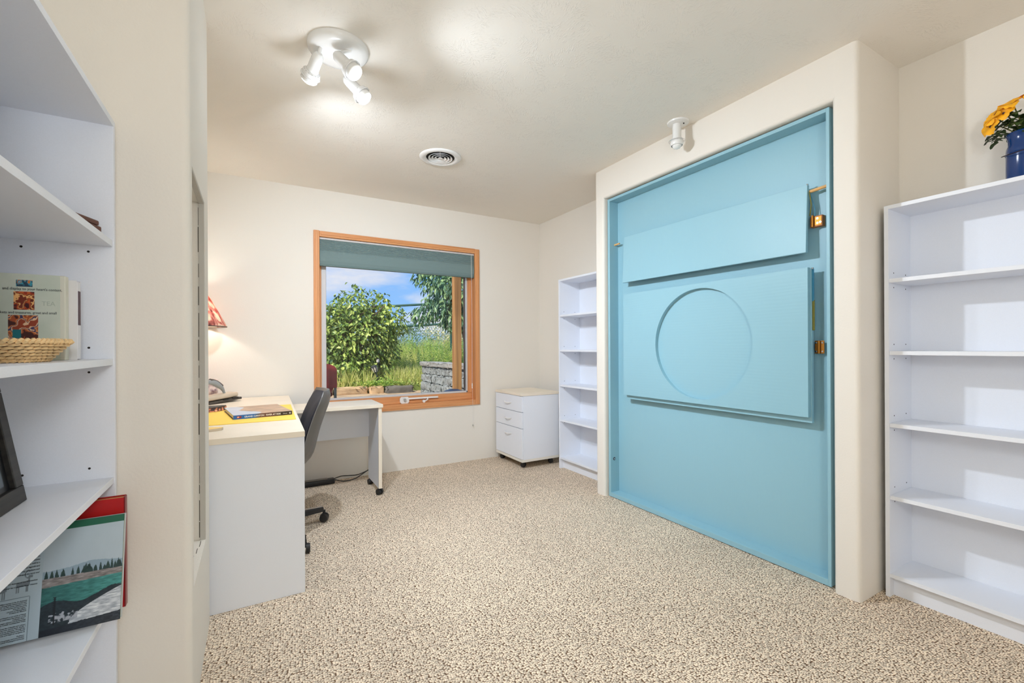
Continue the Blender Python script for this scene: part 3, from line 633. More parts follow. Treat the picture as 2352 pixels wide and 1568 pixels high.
lp = thing('table_lamp', 'lit table lamp with red and cream shade on the desk, partly hidden', 'lamp', (-.345, 3.83, .737))
SHD = bpy.data.materials.new('lampshade_print'); SHD.use_nodes = True
def shade_nodes(m):
    nt = m.node_tree; b = nt.nodes['Principled BSDF']; tc = nt.nodes.new('ShaderNodeTexCoord'); n = nt.nodes.new('ShaderNodeTexNoise'); n.inputs['Scale'].default_value = 14; n.inputs['Detail'].default_value = 6; n.inputs['Distortion'].default_value = 1.2
    mp = nt.nodes.new('ShaderNodeMapping'); mp.inputs['Scale'].default_value = (1, 1, .45); nt.links.new(tc.outputs['Object'], mp.inputs[0]); nt.links.new(mp.outputs[0], n.inputs['Vector'])
    r_ = nt.nodes.new('ShaderNodeValToRGB'); e = r_.color_ramp.elements; e[0].position = .40; e[0].color = (*lin((206, 130, 118)), 1); e[1].position = .54; e[1].color = (*lin((238, 226, 208)), 1)
    x = e.new(.33); x.color = (*lin((120, 70, 66)), 1); nt.links.new(n.outputs[0], r_.inputs[0]); nt.links.new(r_.outputs[0], b.inputs['Base Color']); b.inputs['Roughness'].default_value = .8
    tr = nt.nodes.new('ShaderNodeBsdfTranslucent'); nt.links.new(r_.outputs[0], tr.inputs[0]); ad = nt.nodes.new('ShaderNodeMixShader'); ad.inputs[0].default_value = .45
    nt.links.new(b.outputs[0], ad.inputs[1]); nt.links.new(tr.outputs[0], ad.inputs[2]); nt.links.new(ad.outputs[0], nt.nodes['Material Output'].inputs[0])
shade_nodes(SHD)
bm = newbm(); lathe(bm, [(.075, 1.490), (.180, 1.276), (.1785, 1.276), (.0735, 1.490)], (-.345, 3.83, 0), n=40, closed=True); s_ = obj('lamp_shade', bm, SHD, lp, smooth=True)
bm = newbm(); lathe(bm, [(.1805, 1.276), (.1825, 1.272), (.1795, 1.268), (.1775, 1.274)], (-.345, 3.83, 0), n=40, closed=True); obj('shade_trim', bm, mat('shade_trim', (96, 84, 76), .6), s_, smooth=True)
bm = newbm(); lathe(bm, [(0, 0), (.01, .004), (.028, .03), (.026, .055), (.012, .07), (0, .072)], (-.345, 3.83, 1.325), n=20); obj('bulb', bm, mat('warm_bulb', (255, 240, 210), .3, emit=(1, .86, .66, 8)), lp, smooth=True)
bm = newbm(); lathe(bm, [(.012, .89), (.010, 1.0), (.018, 1.02), (.009, 1.04), (.009, 1.325)], (-.345, 3.83, 0), n=20); obj('stem', bm, BRASS, lp, smooth=True)
MARB = mat('pink_stone', (206, 182, 178), .5)
def marb(m):
    nt = m.node_tree; b = nt.nodes['Principled BSDF']; tc = nt.nodes.new('ShaderNodeTexCoord'); n = nt.nodes.new('ShaderNodeTexNoise'); n.inputs['Scale'].default_value = 28; n.inputs['Detail'].default_value = 5; nt.links.new(tc.outputs['Object'], n.inputs['Vector'])
    r_ = nt.nodes.new('ShaderNodeValToRGB'); e = r_.color_ramp.elements; e[0].position = .38; e[0].color = (*lin((150, 120, 130)), 1); e[1].position = .56; e[1].color = (*lin((236, 218, 212)), 1); nt.links.new(n.outputs[0], r_.inputs[0]); nt.links.new(r_.outputs[0], b.inputs['Base Color'])
marb(MARB)
obj('lamp_base', B(-.465, -.226, 3.815, 3.92, .738, .892, .006), MARB, lp)

# ------------------------------------------------------------------ office chair
ch = thing('office_chair', 'dark grey swivel office chair tucked in at the desk', 'chair', (.02, 2.985, 0))
SHELL = mat('chair_shell', (98, 96, 94), .32, spec=.6); CUSH = mat('chair_fabric', (48, 48, 56), .85, bump=(400, .3, 2))
def slab(bm, f_c, f_w, t0, t1, z0, z1, nz=14, ny=12, pw=3.2):
    """curved back: centre line x=f_c(s), half width f_w(s) in y, thickness from t0 to t1 along x"""
    grid = {}
    for side, t in ((0, t0), (1, t1)):
        for i in range(nz+1):
            s = i/nz; z = z0+(z1-z0)*s
            for j in range(ny+1):
                q = -1+2*j/ny; w = f_w(s); edge = (abs(q)**pw); x = f_c(s)+t*(1-edge*.85)*(1-(abs(2*s-1)**6)*.8)-(q*q)*.045
                grid[side, i, j] = bm.verts.new((x, 2.985+q*w, z))
    for side in (0, 1):
        for i in range(nz):
            for j in range(ny):
                f = [grid[side, i, j], grid[side, i, j+1], grid[side, i+1, j+1], grid[side, i+1, j]]; bm.faces.new(f if side else f[::-1])
    rim = [(0, j) for j in range(ny+1)]+[(i, ny) for i in range(1, nz+1)]+[(nz, j) for j in range(ny-1, -1, -1)]+[(i, 0) for i in range(nz-1, 0, -1)]
    for a, b in zip(rim, rim[1:]+rim[:1]): bm.faces.new((grid[0, a[0], a[1]], grid[0, b[0], b[1]], grid[1, b[0], b[1]], grid[1, a[0], a[1]]))
    return bm
fcurve = lambda s: .268+.045*s+.085*s*s
fwid = lambda s: .21*(1-max(0, s-.86)**2*9)*(1-max(0, .25-s)**2*6)
obj('back_shell', slab(newbm(), fcurve, fwid, .0, .045, .43, .862), SHELL, ch, smooth=True)
obj('back_cushion', slab(newbm(), lambda s: fcurve(s)-.002, lambda s: fwid(s)*.95, -.05, .0, .45, .845), CUSH, ch, smooth=True)
bm = newbm(); box(bm, -.24, .215, 2.79, 3.18, .425, .49, .025, seg=3); obj('seat', bm, CUSH, ch, smooth=True)
bm = newbm(); tube(bm, smooth_curve([(.02, 2.985, .40), (.18, 2.985, .388), (.245, 2.985, .42), (.272, 2.985, .52)]), .016, 10); obj('back_bracket', bm, BLACKP, ch, smooth=True)
bm = newbm(); cyl(bm, (.02, 2.985, .09), (.02, 2.985, .41), .026, .02); obj('gas_column', bm, BLACKP, ch, smooth=True)
for k, a in enumerate((16.5, 88.5, 160.5, 232.5, 304.5)):
    a = math.radians(a); d = Vector((math.cos(a), math.sin(a), 0)); p = Vector((-d.y, d.x, 0)); o = Vector((.02, 2.985, 0)); bm = newbm()
    vs = []
    for t, w, zt, zb_ in ((.02, .026, .125, .07), (.22, .020, .110, .072), (.375, .016, .098, .070)):
        c = o+d*t; vs.append([bm.verts.new(c+p*s*w+Vector((0, 0, z))) for s, z in ((-1, zb_), (1, zb_), (1, zt-.006), (.55, zt), (-.55, zt), (-1, zt-.006))])
    for A, B_ in zip(vs, vs[1:]):
        for i in range(6): bm.faces.new((A[i], A[(i+1) % 6], B_[(i+1) % 6], B_[i]))
    bm.faces.new(vs[0][::-1]); bm.faces.new(vs[-1])
    arm = obj('leg', bm, BLACKP, ch)
    bm = newbm(); c0, c1 = o+d*.05, o+d*.37; q_ = [c0-p*.012, c0+p*.012, c1+p*.009, c1-p*.009]
    a0 = [bm.verts.new((v.x, v.y, (.1235 if i in (0, 1) else .0985)+.0015)) for i, v in enumerate(q_)]; b0 = [bm.verts.new((v.co.x, v.co.y, v.co.z+.002)) for v in a0]
    bm.faces.new(a0[::-1]); bm.faces.new(b0)
    for i in range(4): bm.faces.new((a0[i], a0[(i+1) % 4], b0[(i+1) % 4], b0[i]))
    obj('leg_trim', bm, CHROME, arm)
    c = o+d*.385; caster(c.x, c.y, arm, .075, .0275, .05, a+.9)

ps = thing('power_strip', 'black power strip with cable loop on the carpet by the wall', 'power strip', (.42, 3.93, 0))
bm = newbm(); box(bm, .20, .575, 3.905, 3.965, .001, .042, .008)
obj('strip_body', bm, BLACKP, ps, smooth=True)
bm = newbm(); box(bm, .26, .52, 3.915, 3.955, .042, .047, .002); obj('strip_top', bm, mat('strip_grey', (120, 114, 106), .35), ps)
bm = newbm(); tube(bm, smooth_curve([(.57, 3.935, .03), (.64, 3.93, .006), (.72, 3.93, .008), (.79, 3.95, .03), (.86, 3.975, .06), (.90, 3.985, .07)], 8), .004, 8)
tube(bm, smooth_curve([(.57, 3.935, .035), (.63, 3.945, .045), (.69, 3.95, .04), (.76, 3.955, .035), (.84, 3.97, .052), (.90, 3.985, .075)], 8), .004, 8)
obj('cable', bm, BLACKP, ps, smooth=True)

# ------------------------------------------------------------------ things in the left bookcase
# two upright books on the middle shelf
SZ = 1.0902
b1 = thing('book', 'pale green hardback standing face-out behind the wicker basket', 'book', (-.46, 1.45, SZ))
obj('cover', B(-.545, -.386, 1.448, 1.470, SZ, SZ+.200, .002), mat('cream_board', (214, 212, 196), .6), b1)
def greenf(u, v):
    n = vnoise(u, v, 5, 9); c = np.stack([186+22*n, 196+16*n, 180+18*n], 1)
    def img(c, u0, u1, v0, v1, pal, sc, seed):
        m = (u > u0) & (u < u1) & (v > v0) & (v < v1); k = vnoise(u, v, sc, seed, 2); k = np.clip((k-.3)*2.4, 0, .999); P = np.array(pal, float); i = (k*len(P)).astype(int)
        return np.where(m[:, None], P[i], c)
    c = img(c, .511, .693, .855, .93, [(30, 60, 80), (60, 150, 170), (210, 120, 40), (40, 110, 140), (120, 170, 190)], 22, 4)
    c = img(c, .484, .711,   .585, .797, [(70, 14, 6), (150, 44, 10), (200, 90, 30), (90, 22, 8), (240, 180, 110), (120, 40, 10)], 16, 6)
    c = img(c, .425, .748, .246, .527, [(70, 30, 24), (170, 80, 40), (214, 140, 80), (60, 50, 90), (230, 190, 150), (150, 60, 30)], 14, 8)
    m = (u > .47) & (u < .565) & (v > .26) & (v < .36); c = np.where(m[:, None], np.array([[20, 112, 122]]), c)
    return c
panel_print('cover_print', greenf, (-.545, 1.4475, SZ+.0005), (.150, 0, 0), (0, 0, .199), 150, 180, b1)
FX_ = (PI/2, 0, 0)
text('cover_text', "and display to your heart's content,", .0086, (-.3915, 1.4470, SZ+.1625), FX_, INK, b1, align='RIGHT', sx=.80)
text('cover_text', "baskets and treasures, great and small", .0083, (-.4010, 1.4470, SZ+.1082), FX_, INK, b1, align='RIGHT', sx=.80)
text('cover_text', "TEA", .0145, (-.4265, 1.4471, SZ+.128), FX_, mat('faint_ink', (172, 182, 168), .7), b1, sx=.9)
b2 = thing('book', 'thin grey-white book standing behind the pale green hardback', 'book', (-.45, 1.49, SZ))
obj('pages', B(-.54, -.3745, 1.474, 1.489, SZ, SZ+.190), mat('grey_page', (206, 202, 204), .7), b2); obj('cover', B(-.545, -.372, 1.471, 1.474, SZ, SZ+.193), mat('light_cover', (222, 220, 220), .5), b2)
obj('cover', B(-.545, -.370, 1.489, 1.492, SZ, SZ+.193), mat('light_cover2', (214, 212, 216), .5), b2)
obj('spine', B(-.3735, -.3705, 1.472, 1.491, SZ+.002, SZ+.190, .0006), mat('light_cover3', (226, 224, 226), .5), b2); obj('spine_band', B(-.3715, -.3698, 1.4735, 1.4895, SZ+.085, SZ+.168), mat('plum_band', (70, 34, 46), .5), b2)

# wicker basket
wb = thing('basket', 'small woven wicker basket on the middle shelf of the left bookcase', 'basket', (-.452, 1.300, SZ))
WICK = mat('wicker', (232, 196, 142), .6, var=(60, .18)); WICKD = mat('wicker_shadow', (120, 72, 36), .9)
def sup(a, b, t, n=3.0): c, s = math.cos(t), math.sin(t); return (math.copysign(abs(c)**(2/n), c)*a, math.copysign(abs(s)**(2/n), s)*b)
ox, oy = -.452, 1.300
def ring_at(h): f = h/.040; return .068+.034*f, .066+.034*f
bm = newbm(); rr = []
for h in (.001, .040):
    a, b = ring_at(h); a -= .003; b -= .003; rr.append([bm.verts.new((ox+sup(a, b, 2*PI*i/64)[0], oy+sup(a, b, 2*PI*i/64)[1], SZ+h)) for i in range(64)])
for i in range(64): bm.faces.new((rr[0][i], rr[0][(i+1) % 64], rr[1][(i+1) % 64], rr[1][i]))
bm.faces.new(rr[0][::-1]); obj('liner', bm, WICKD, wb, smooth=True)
me_s = None; nst = 34
bm = newbm(); rows = 6
for r_i in range(rows):
    h = .004+r_i*.0062; a, b = ring_at(h)
    for i in range(nst):
        t0 = 2*PI*(i+(.5 if r_i % 2 else 0))/nst; pts = []
        for k in range(6):
            t = t0+2*PI/nst*1.12*k/5; bul = .0035*math.sin(PI*k/5); x, y = sup(a+bul, b+bul, t); pts.append((ox+x, oy+y, SZ+h+.0026*(k/5-.5)))
        tube(bm, pts, [.0012, .0030, .0034, .0034, .0030, .0012], 6)
w_ = obj('woven_strands', bm, WICK, wb, smooth=True); w_['kind'] = 'stuff'
for hh, rad in ((.0405, .0042), (.0035, .0036)):
    bm = newbm(); n = 60 if hh > .02 else 46
    for i in range(n):
        a, b = ring_at(hh); a += .002; b += .002; t = 2*PI*i/n; x, y = sup(a, b, t); x2, y2 = sup(a, b, t+2*PI/n*1.05); d = Vector((x2-x, y2-y, 0)).normalized(); c = Vector((ox+x, oy+y, SZ+hh+.001)); nrm = Vector((-d.y, d.x, 0))
        pts = [c+(-d*.0045)+Vector((0, 0, -.0035)), c-d*.001+nrm*-.0025, c+d*.0028+Vector((0, 0, .0035)), c+d*.006+Vector((0, 0, .0028))]
        tube(bm, pts, [rad*.6, rad, rad, rad*.5], 6)
    o = obj('rim_coil', bm, WICK, wb, smooth=True); o['kind'] = 'stuff'

# brown wooden box on the top shelf
wx = thing('wooden_box', 'dark brown wooden box on the upper shelf of the left bookcase', 'box', (-.345, 1.560, 1.4125), -math.radians(19.4))
bm = newbm(); box(bm, -.11, 0, -.26, 0, .004, .026, .003); obj('box_body', bm, BROWNWOOD, wx, local=True)
bm = newbm(); box(bm, -.107, -.003, -.257, -.003, .0275, .041, .004); obj('box_lid', bm, BROWNWOOD, wx, local=True)
bm = newbm(); cyl(bm, (-.03, -.02, -.001), (-.03, -.02, .004), .008, n=12); cyl(bm, (-.09, -.24, -.001), (-.09, -.24, .004), .008, n=12); obj('feet', bm, CHROME, wx, local=True)

# black picture frame leaning on the next shelf
pf = thing('picture_frame', 'black picture frame leaning back on the left bookcase', 'picture frame', (-.452, 1.30, .7705))
def lean(bm):
    for v in bm.verts: z = v.co.z; v.co.x -= z*.163; v.co.z = z+.0005
    return bm
FB = wood('black_wood', (34, 32, 30), (58, 55, 50), 'Y', 1.2, .5)
Y1_, Y0_, HT = .149, -.151, .285; fw = .036
obj('frame_rail', lean(B(-.018, 0, Y0_, Y1_, 0, fw, .002)), FB, pf, local=True); obj('frame_rail', lean(B(-.018, 0, Y0_, Y1_, HT-fw, HT, .002)), FB, pf, local=True)
obj('frame_rail', lean(B(-.018, 0, Y1_-fw, Y1_, fw, HT-fw, .002)), FB, pf, local=True); obj('frame_rail', lean(B(-.018, 0, Y0_, Y0_+fw, fw, HT-fw, .002)), FB, pf, local=True)
obj('frame_back', lean(B(-.020, -.012, Y0_+.01, Y1_-.01, .008, HT-.008)), BLACKP, pf, local=True)
def photof(u, v):
    n = vnoise(u, v, 5, 21); c = np.stack([84+30*n, 94+30*n, 104+30*n], 1); top = np.stack([150+80*n, 60+50*n, 50+30*n], 1)
    c = np.where((v > .56)[:, None], top, c); c = np.where(((v > .535) & (v < .56))[:, None], np.array([[190, 150, 150]]), c); m = (v < .06) | (u > .90) | (u < .1) | (v > .94); return np.where(m[:, None], np.array([[22, 24, 28]]), c)
p_ = panel_print('picture', photof, (-.0105-fw*.163, Y0_+fw, fw), (0, Y1_-Y0_-2*fw, 0), (-(HT-2*fw)*.163, 0, HT-2*fw), 60, 60, None); p_.parent = pf

# river picture book and red book on the second shelf
SB = .4505
rb = thing('book', 'large picture book showing a turquoise river, standing face-out', 'book', (-.42, 1.45, SB))
YF = 1.441
obj('cover', B(-.5655, -.2855, YF+.001, YF+.004, SB, SB+.247, .001), mat('cover_green', (24, 88, 66), .35), rb); obj('pages', B(-.563, -.288, YF+.004, YF+.019, SB+.003, SB+.244), PAPER, rb)
obj('cover', B(-.5655, -.2855, YF+.019, YF+.022, SB, SB+.247, .001), mat('cover_grey', (180, 186, 188), .35), rb)
def river(u, v):
    n1 = vnoise(u*1.4, v, 7, 31); n2 = vnoise(u, v*2.5, 26, 32); n3 = vnoise(u*.6, v*4, 22, 33); rs = np.random.RandomState(4)
    c = np.stack([178-6*v+6*n1, 188+6*n1, 196+6*n1], 1)*(1.0)
    c = np.where(((v > .935))[:, None], np.array([[20, 92, 66]]), c)
    hill = .565+.035*np.exp(-((u-.62)/.25)**2)+.01*n2; c = np.where((v < hill)[:, None], np.array([[142, 162, 176]]), c)
    t = np.full_like(u, .50); 
    for _ in range(30):
        x0 = rs.rand(); h = rs.uniform(.035, .085)*(1.1 if x0 > .5 else 1); w = rs.uniform(.014, .03); t = np.maximum(t, (.50+h*np.maximum(0, 1-np.abs(u-x0)/w*.9)**.6))
    t = t+.02*(n2-.5); c = np.where((v < t)[:, None], np.stack([24+30*n2, 44+34*n2, 44+26*n2], 1), c)
    bank = .505-.01*u; c = np.where((v < bank)[:, None], np.stack([112+110*(n3-.3), 106+106*(n3-.3), 104+104*(n3-.3)], 1), c)
    wat = .425+.015*u; w = (v < wat); c = np.where(w[:, None], np.stack([40+46*n3, 116+70*(n3-.3), 112+66*(n3-.3)], 1)*(.75+.35*u)[:, None], c)
    dk = .255+.06*u+.03*np.sin(u*9)+.03*(n1-.5); c = np.where((v < dk)[:, None], np.stack([22+24*n2, 32+26*n2, 38+26*n2], 1), c)
    f = (u > .36+.1*(n1-.5)) & (v < .10+.30*np.maximum(u-.36, 0)**.7) & (v > .065+.10*(u-.35)*(.35)); c = np.where(f[:, None], np.stack([120+130*n3, 128+125*n3, 140+112*n3], 1), c)
    rkf = np.clip((n2-.40)*7, 0, 1)[:, None]; rk = (u > .10) & (u < .45) & (v > .10) & (v < .165+.02*(n2-.5)*4); c = np.where(rk[:, None], c*(1-rkf)+rkf*np.stack([130+60*n2, 134+60*n2, 142+60*n2], 1), c)
    lowr = (v < .055+.05*n1*u); c = np.where(lowr[:, None], np.stack([24+70*(n2-.2)*u, 30+70*(n2-.2)*u, 38+70*(n2-.2)*u], 1), c)
    tr = (np.abs(u-.165) < .008+.012*(np.abs(((v*60) % 1)-.5) < .14)*(v > .16)) & (v < .33) & (v > .08); c = np.where(tr[:, None], np.array([[18, 24, 28]]), c)
    return c
panel_print('cover_photo', river, (-.4285, YF, SB+.0005), (.1428, 0, 0), (0, 0, .246), 220, 300, rb)
def pale(u, v):
    n = vnoise(u, v, 4, 41); c = np.stack([168+10*n, 184+10*n, 190+14*n], 1); c = np.where((v > .935)[:, None], np.array([[20, 92, 66]]), c)
    fr = ((np.abs(v-.385) < .0018) & (u < .86)) | ((np.abs(u-.862) < .003) & (v < .386)); c = np.where(fr[:, None], np.array([[96, 112, 122]]), c)
    def goat(c, ox_, oy_, s, f):
        U_ = (u-ox_)/s*f; V_ = (v-oy_)/s*.57*2.0
        g = ((np.abs(U_) < .5) & (np.abs(V_-.05*U_) < .16)) | ((np.abs(U_-.52) < .08) & (V_ > -.1) & (V_ < .5)) | ((np.abs(U_-.62) < .18) & (np.abs(V_-.45) < .09))
        for lx in (-.42, -.28, .34, .46): g |= (np.abs(U_-lx) < .045) & (V_ < -.1) & (V_ > -.55)
        rr_ = np.hypot(U_-.42, V_-.62); g |= (np.abs(rr_-.24) < .04) & (U_ < .55)
        return np.where(g[:, None], np.array([[120, 130, 136]]), c)
    c = goat(c, .48, .475, .17, 1); c = goat(c, .76, .50, .15, 1); return c
panel_print('cover_flap', pale, (-.5655, YF, SB+.0005), (.137, 0, 0), (0, 0, .246), 130, 220, rb)
tx = ["the river before the dams were", "photographs, first seen here", "and the peoples who have known the", "great bend of the river,", "a stunning voyage through wild canyons", "and changing seasons, told as a", "collection of American legends and", "a river journey of culture and", "landscape, the story and", "", "with the lectures of the Wenatchee", "Department of the Center for Columbia River History"]
tb = newbm(); z = SB+.200
for i, s in enumerate(tx):
    if s: text('flap_text', s, .0046, (-.4345 if i < 10 else -.4365, YF-.0004, z), FX_, INK, rb, align='RIGHT', shear=.2, bold=.00004, sx=.85, collect=tb)
    z -= .0072 if i < 9 else .0085
tx2 = ['"I consider William Layman to be the foremost', 'authority on the photographic history of the mid-', 'Columbia River. He has woven together a rich', 'compilation of these stories and perspectives', 'from this region."', '    -Curator of Photography,', 'Portland Art Museum', '', '"...and has placed himself at our circle of friends', 'and to understand the wisdom of the', 'Columbia River."', 'Manager, History and Archaeology', 'Program Manager, Colville Confederated Tribes', '', '"...here up along the Columbia and I always', 'hope I knew the river and its work. Finally, I', 'connected by its openness. Through the', 'that has shared intimate stories and shared', 'discoveries I only now begin to recognize as', '', 'Professor,', 'Dept. of Geography and Land Studies,', 'Central Washington University']
z = SB+.0865
for i, s in enumerate(tx2):
    if s: text('flap_text', s, .0037, (-.4515, YF-.0004, z), FX_, INK, rb, align='RIGHT', shear=.2, bold=.00003, sx=.84, collect=tb)
    z -= .00365
print_block('flap_text', tb, INK, rb)
rb.location.y -= .016; rb.location.z += .0042; rb.rotation_euler.x = -.20
rd = thing('book', 'tall red hardback standing behind the river picture book', 'book', (-.42, 1.51, SB))
obj('cover', B(-.56, -.290, 1.5000, 1.5030, SB, SB+.283, .001), mat('red_cover', (176, 16, 18), .28), rd); obj('pages', B(-.558, -.294, 1.5030, 1.5180, SB+.003, SB+.281), mat('amber_pages', (200, 150, 90), .7), rd)
obj('cover', B(-.56, -.290, 1.5180, 1.5210, SB, SB+.285, .001), mat('red_cover2', (150, 30, 24), .3), rd); obj('spine', B(-.2925, -.289, 1.5000, 1.5210, SB, SB+.284, .001), mat('red_spine', (120, 16, 26), .35), rd)

# ------------------------------------------------------------------ vase of flowers
vs = thing('flower_vase', 'blue enamel milk can vase on top of the right bookcase', 'vase', (2.562, .488, BH))
ENAM = mat('blue_enamel', (2, 52, 112), .18, spec=.5, coat=.3)
bm = newbm(); lathe(bm, [(0, 0), (.050, 0), (.053, .004), (.053, .128), (.0515, .140), (.0475, .149), (.0475, .170), (.049, .180), (.052, .188), (.0535, .192), (.052, .195), (.047, .190), (.041, .178), (.041, .15), (.04, .02), (0, .02)], (2.562, .488, BH), n=48); obj('can_body', bm, ENAM, vs, smooth=True)
bm = newbm(); lathe(bm, [(.0535, .112), (.0555, .116), (.0535, .120)], (2.562, .488, BH), n=48); obj('can_band', bm, ENAM, vs, smooth=True)
pts = []
for i in range(25):
    a = PI*i/24-.35; pts.append((2.562-.060*math.sin(a)*1.15-.005, .488+.062*math.cos(a), BH+.128-.022*math.sin(PI*i/24)))
bm = newbm(); tube(bm, pts, .0016, 6); obj('wire_handle', bm, mat('dark_wire', (64, 50, 48), .4, .8), vs, smooth=True)
YEL = mat('yellow_petal', (246, 176, 18), .6, var=(30, .25)); STEM = mat('flower_stem', (92, 96, 40), .6); LEAFD = mat('dark_leaf', (44, 66, 20), .5, var=(40, .4)); EYE = mat('flower_eye', (70, 62, 84), .7)
def petal(bm, c, d, up, l, w, curl=.15):
    s = d.cross(up).normalized(); pr = []
    for t, ww, hh in ((0, .15, 0), (.35, .75, .10), (.7, 1, .06), (.92, .7, -curl), (1.02, .25, -curl*1.5)):
        p = c+d*(l*t)+up*(l*hh); wv = random.uniform(-.08, .08)*l; pr.append([bm.verts.new(p-s*w*ww/2+up*wv), bm.verts.new(p+up*(-.06*l)), bm.verts.new(p+s*w*ww/2-up*wv)])
    for A, B_ in zip(pr, pr[1:]):
        for i in (0, 1): bm.faces.new((A[i], A[i+1], B_[i+1], B_[i]))
def flower(name, label, c, up, R_, parent):
    c, up = Vector(c), Vector(up).normalized(); t = thing(name, label, 'flower', c, 0, 'yellow flowers in the blue vase')
    q = up.to_track_quat('Z', 'Y'); bm = newbm()
    for i in range(5):
        a = 2*PI*i/5+random.random()*.3; d = q @ Vector((math.cos(a), math.sin(a), .28)); petal(bm, Vector((0, 0, 0)), d.normalized(), up, R_, R_*.95)
    obj('petals', bm, YEL, t, smooth=True, local=True)
    bm = newbm(); lathe(bm, [(0, .004), (R_*.16, .002), (R_*.2, -.003), (0, -.006)], (0, 0, 0), up, 10); obj('flower_eye', bm, EYE, t, smooth=True, local=True)
    bm = newbm(); e = Vector((2.562, .488, BH+.17))-c; tube(bm, smooth_curve([Vector((0, 0, 0)), -up*.03, e*.6+Vector((0, 0, .01)), e]), .0022, 6); obj('stem', bm, STEM, t, smooth=True, local=True)
fl = [((2.548, .578, 1.985), (-.8, .75, .1), .040, 'yellow bloom lowest and furthest left in the blue vase'), ((2.540, .572, 2.012), (-.75, .6, .4), .034, 'yellow bloom facing left, just above the lowest one'),
      ((2.555, .520, 2.050), (-.55, .15, .75), .048, 'large yellow bloom at the top of the bunch'), ((2.535, .540, 2.018), (-.8, .2, .3), .034, 'small yellow bloom under the large top one'), ((2.560, .462, 2.055), (-.45, -.3, .8), .045, 'yellow bloom at the right edge of the picture')]
for p_, u_, r_, l_ in fl: flower('flower', l_, p_, u_, r_, vs)
bm = newbm()
for i in range(110):
    a = random.uniform(0, 2*PI); rr_ = random.uniform(.010, .060); z_ = BH+random.uniform(.190, .285)-.25*rr_; c = Vector((2.562+rr_*math.cos(a), .492+rr_*math.sin(a)*1.25, z_))
    d = Vector((math.cos(a), math.sin(a), random.uniform(-.4, .8))).normalized(); petal(bm, c, d, Vector((0, 0, 1)), random.uniform(.026, .040), random.uniform(.018, .028), .2)
obj('foliage', bm, LEAFD, vs, smooth=True)['kind'] = 'stuff'

# ------------------------------------------------------------------ outside
GZ = .30
def ground_h(x, y):
    t = max(0, min(1, (y-8.1)/5.5)); return .40+.55*t+.05*math.sin(x*1.7)*t
EARTH = mat('patio_earth', (166, 140, 110), .95, bump=(30, .6, 4), var=(5, .25)); MEADOW = mat('meadow_soil', (112, 124, 52), .95, var=(3, .35), bump=(12, .8, 5))
g = struct('ground', B(-25, 40, 4.22, 60, -.5, GZ), EARTH)
bm = newbm(); nx, ny = 50, 40; gr = [[bm.verts.new((-14+i*.8, 8.31+j*1.1, ground_h(-14+i*.8, 8.31+j*1.1)-.02)) for i in range(nx+1)] for j in range(ny+1)]
for j in range(ny):
    for i in range(nx): bm.faces.new((gr[j][i], gr[j][i+1], gr[j+1][i+1], gr[j+1][i]))
lo = [bm.verts.new((v.co.x, v.co.y, -.2)) for v in gr[0]]
for i in range(nx): bm.faces.new((lo[i], lo[i+1], gr[0][i+1], gr[0][i]))
o = obj('meadow', bm, MEADOW); o['kind'] = 'structure'

def leafmat(name, c1, c2, c3, trans=.35):
    m = bpy.data.materials.new(name); m.use_nodes = True; nt = m.node_tree; b = nt.nodes['Principled BSDF']
    ge = nt.nodes.new('ShaderNodeNewGeometry'); r_ = nt.nodes.new('ShaderNodeValToRGB'); e = r_.color_ramp.elements
    e[0].position = 0; e[0].color = (*lin(c1), 1); e[1].position = 1; e[1].color = (*lin(c3), 1); x = e.new(.5); x.color = (*lin(c2), 1)
    nt.links.new(ge.outputs['Random Per Island'], r_.inputs[0]); nt.links.new(r_.outputs[0], b.inputs['Base Color']); b.inputs['Roughness'].default_value = .45
    t = nt.nodes.new('ShaderNodeBsdfTranslucent'); nt.links.new(r_.outputs[0], t.inputs[0]); mx = nt.nodes.new('ShaderNodeMixShader'); mx.inputs[0].default_value = trans
    nt.links.new(b.outputs[0], mx.inputs[1]); nt.links.new(t.outputs[0], mx.inputs[2]); nt.links.new(mx.outputs[0], nt.nodes['Material Output'].inputs[0]); return m
LBUSH = leafmat('bush_leaf', (58, 90, 46), (132, 158, 68), (208, 218, 116)); LTREE = leafmat('tree_leaf', (58, 96, 74), (112, 146, 108), (176, 200, 136)); LGRASS = leafmat('grass_blade', (150, 168, 78), (206, 208, 116), (240, 228, 160), .5)
LWEED = leafmat('weed_leaf', (112, 150, 70), (168, 198, 92), (214, 222, 120), .5); LFAR = leafmat('far_leaf', (70, 102, 66), (106, 138, 88), (150, 170, 116)); STRAW = leafmat('straw', (196, 186, 136), (214, 204, 152), (226, 222, 178))
BARK = mat('bark', (96, 80, 62), .9, bump=(40, .8, 4))
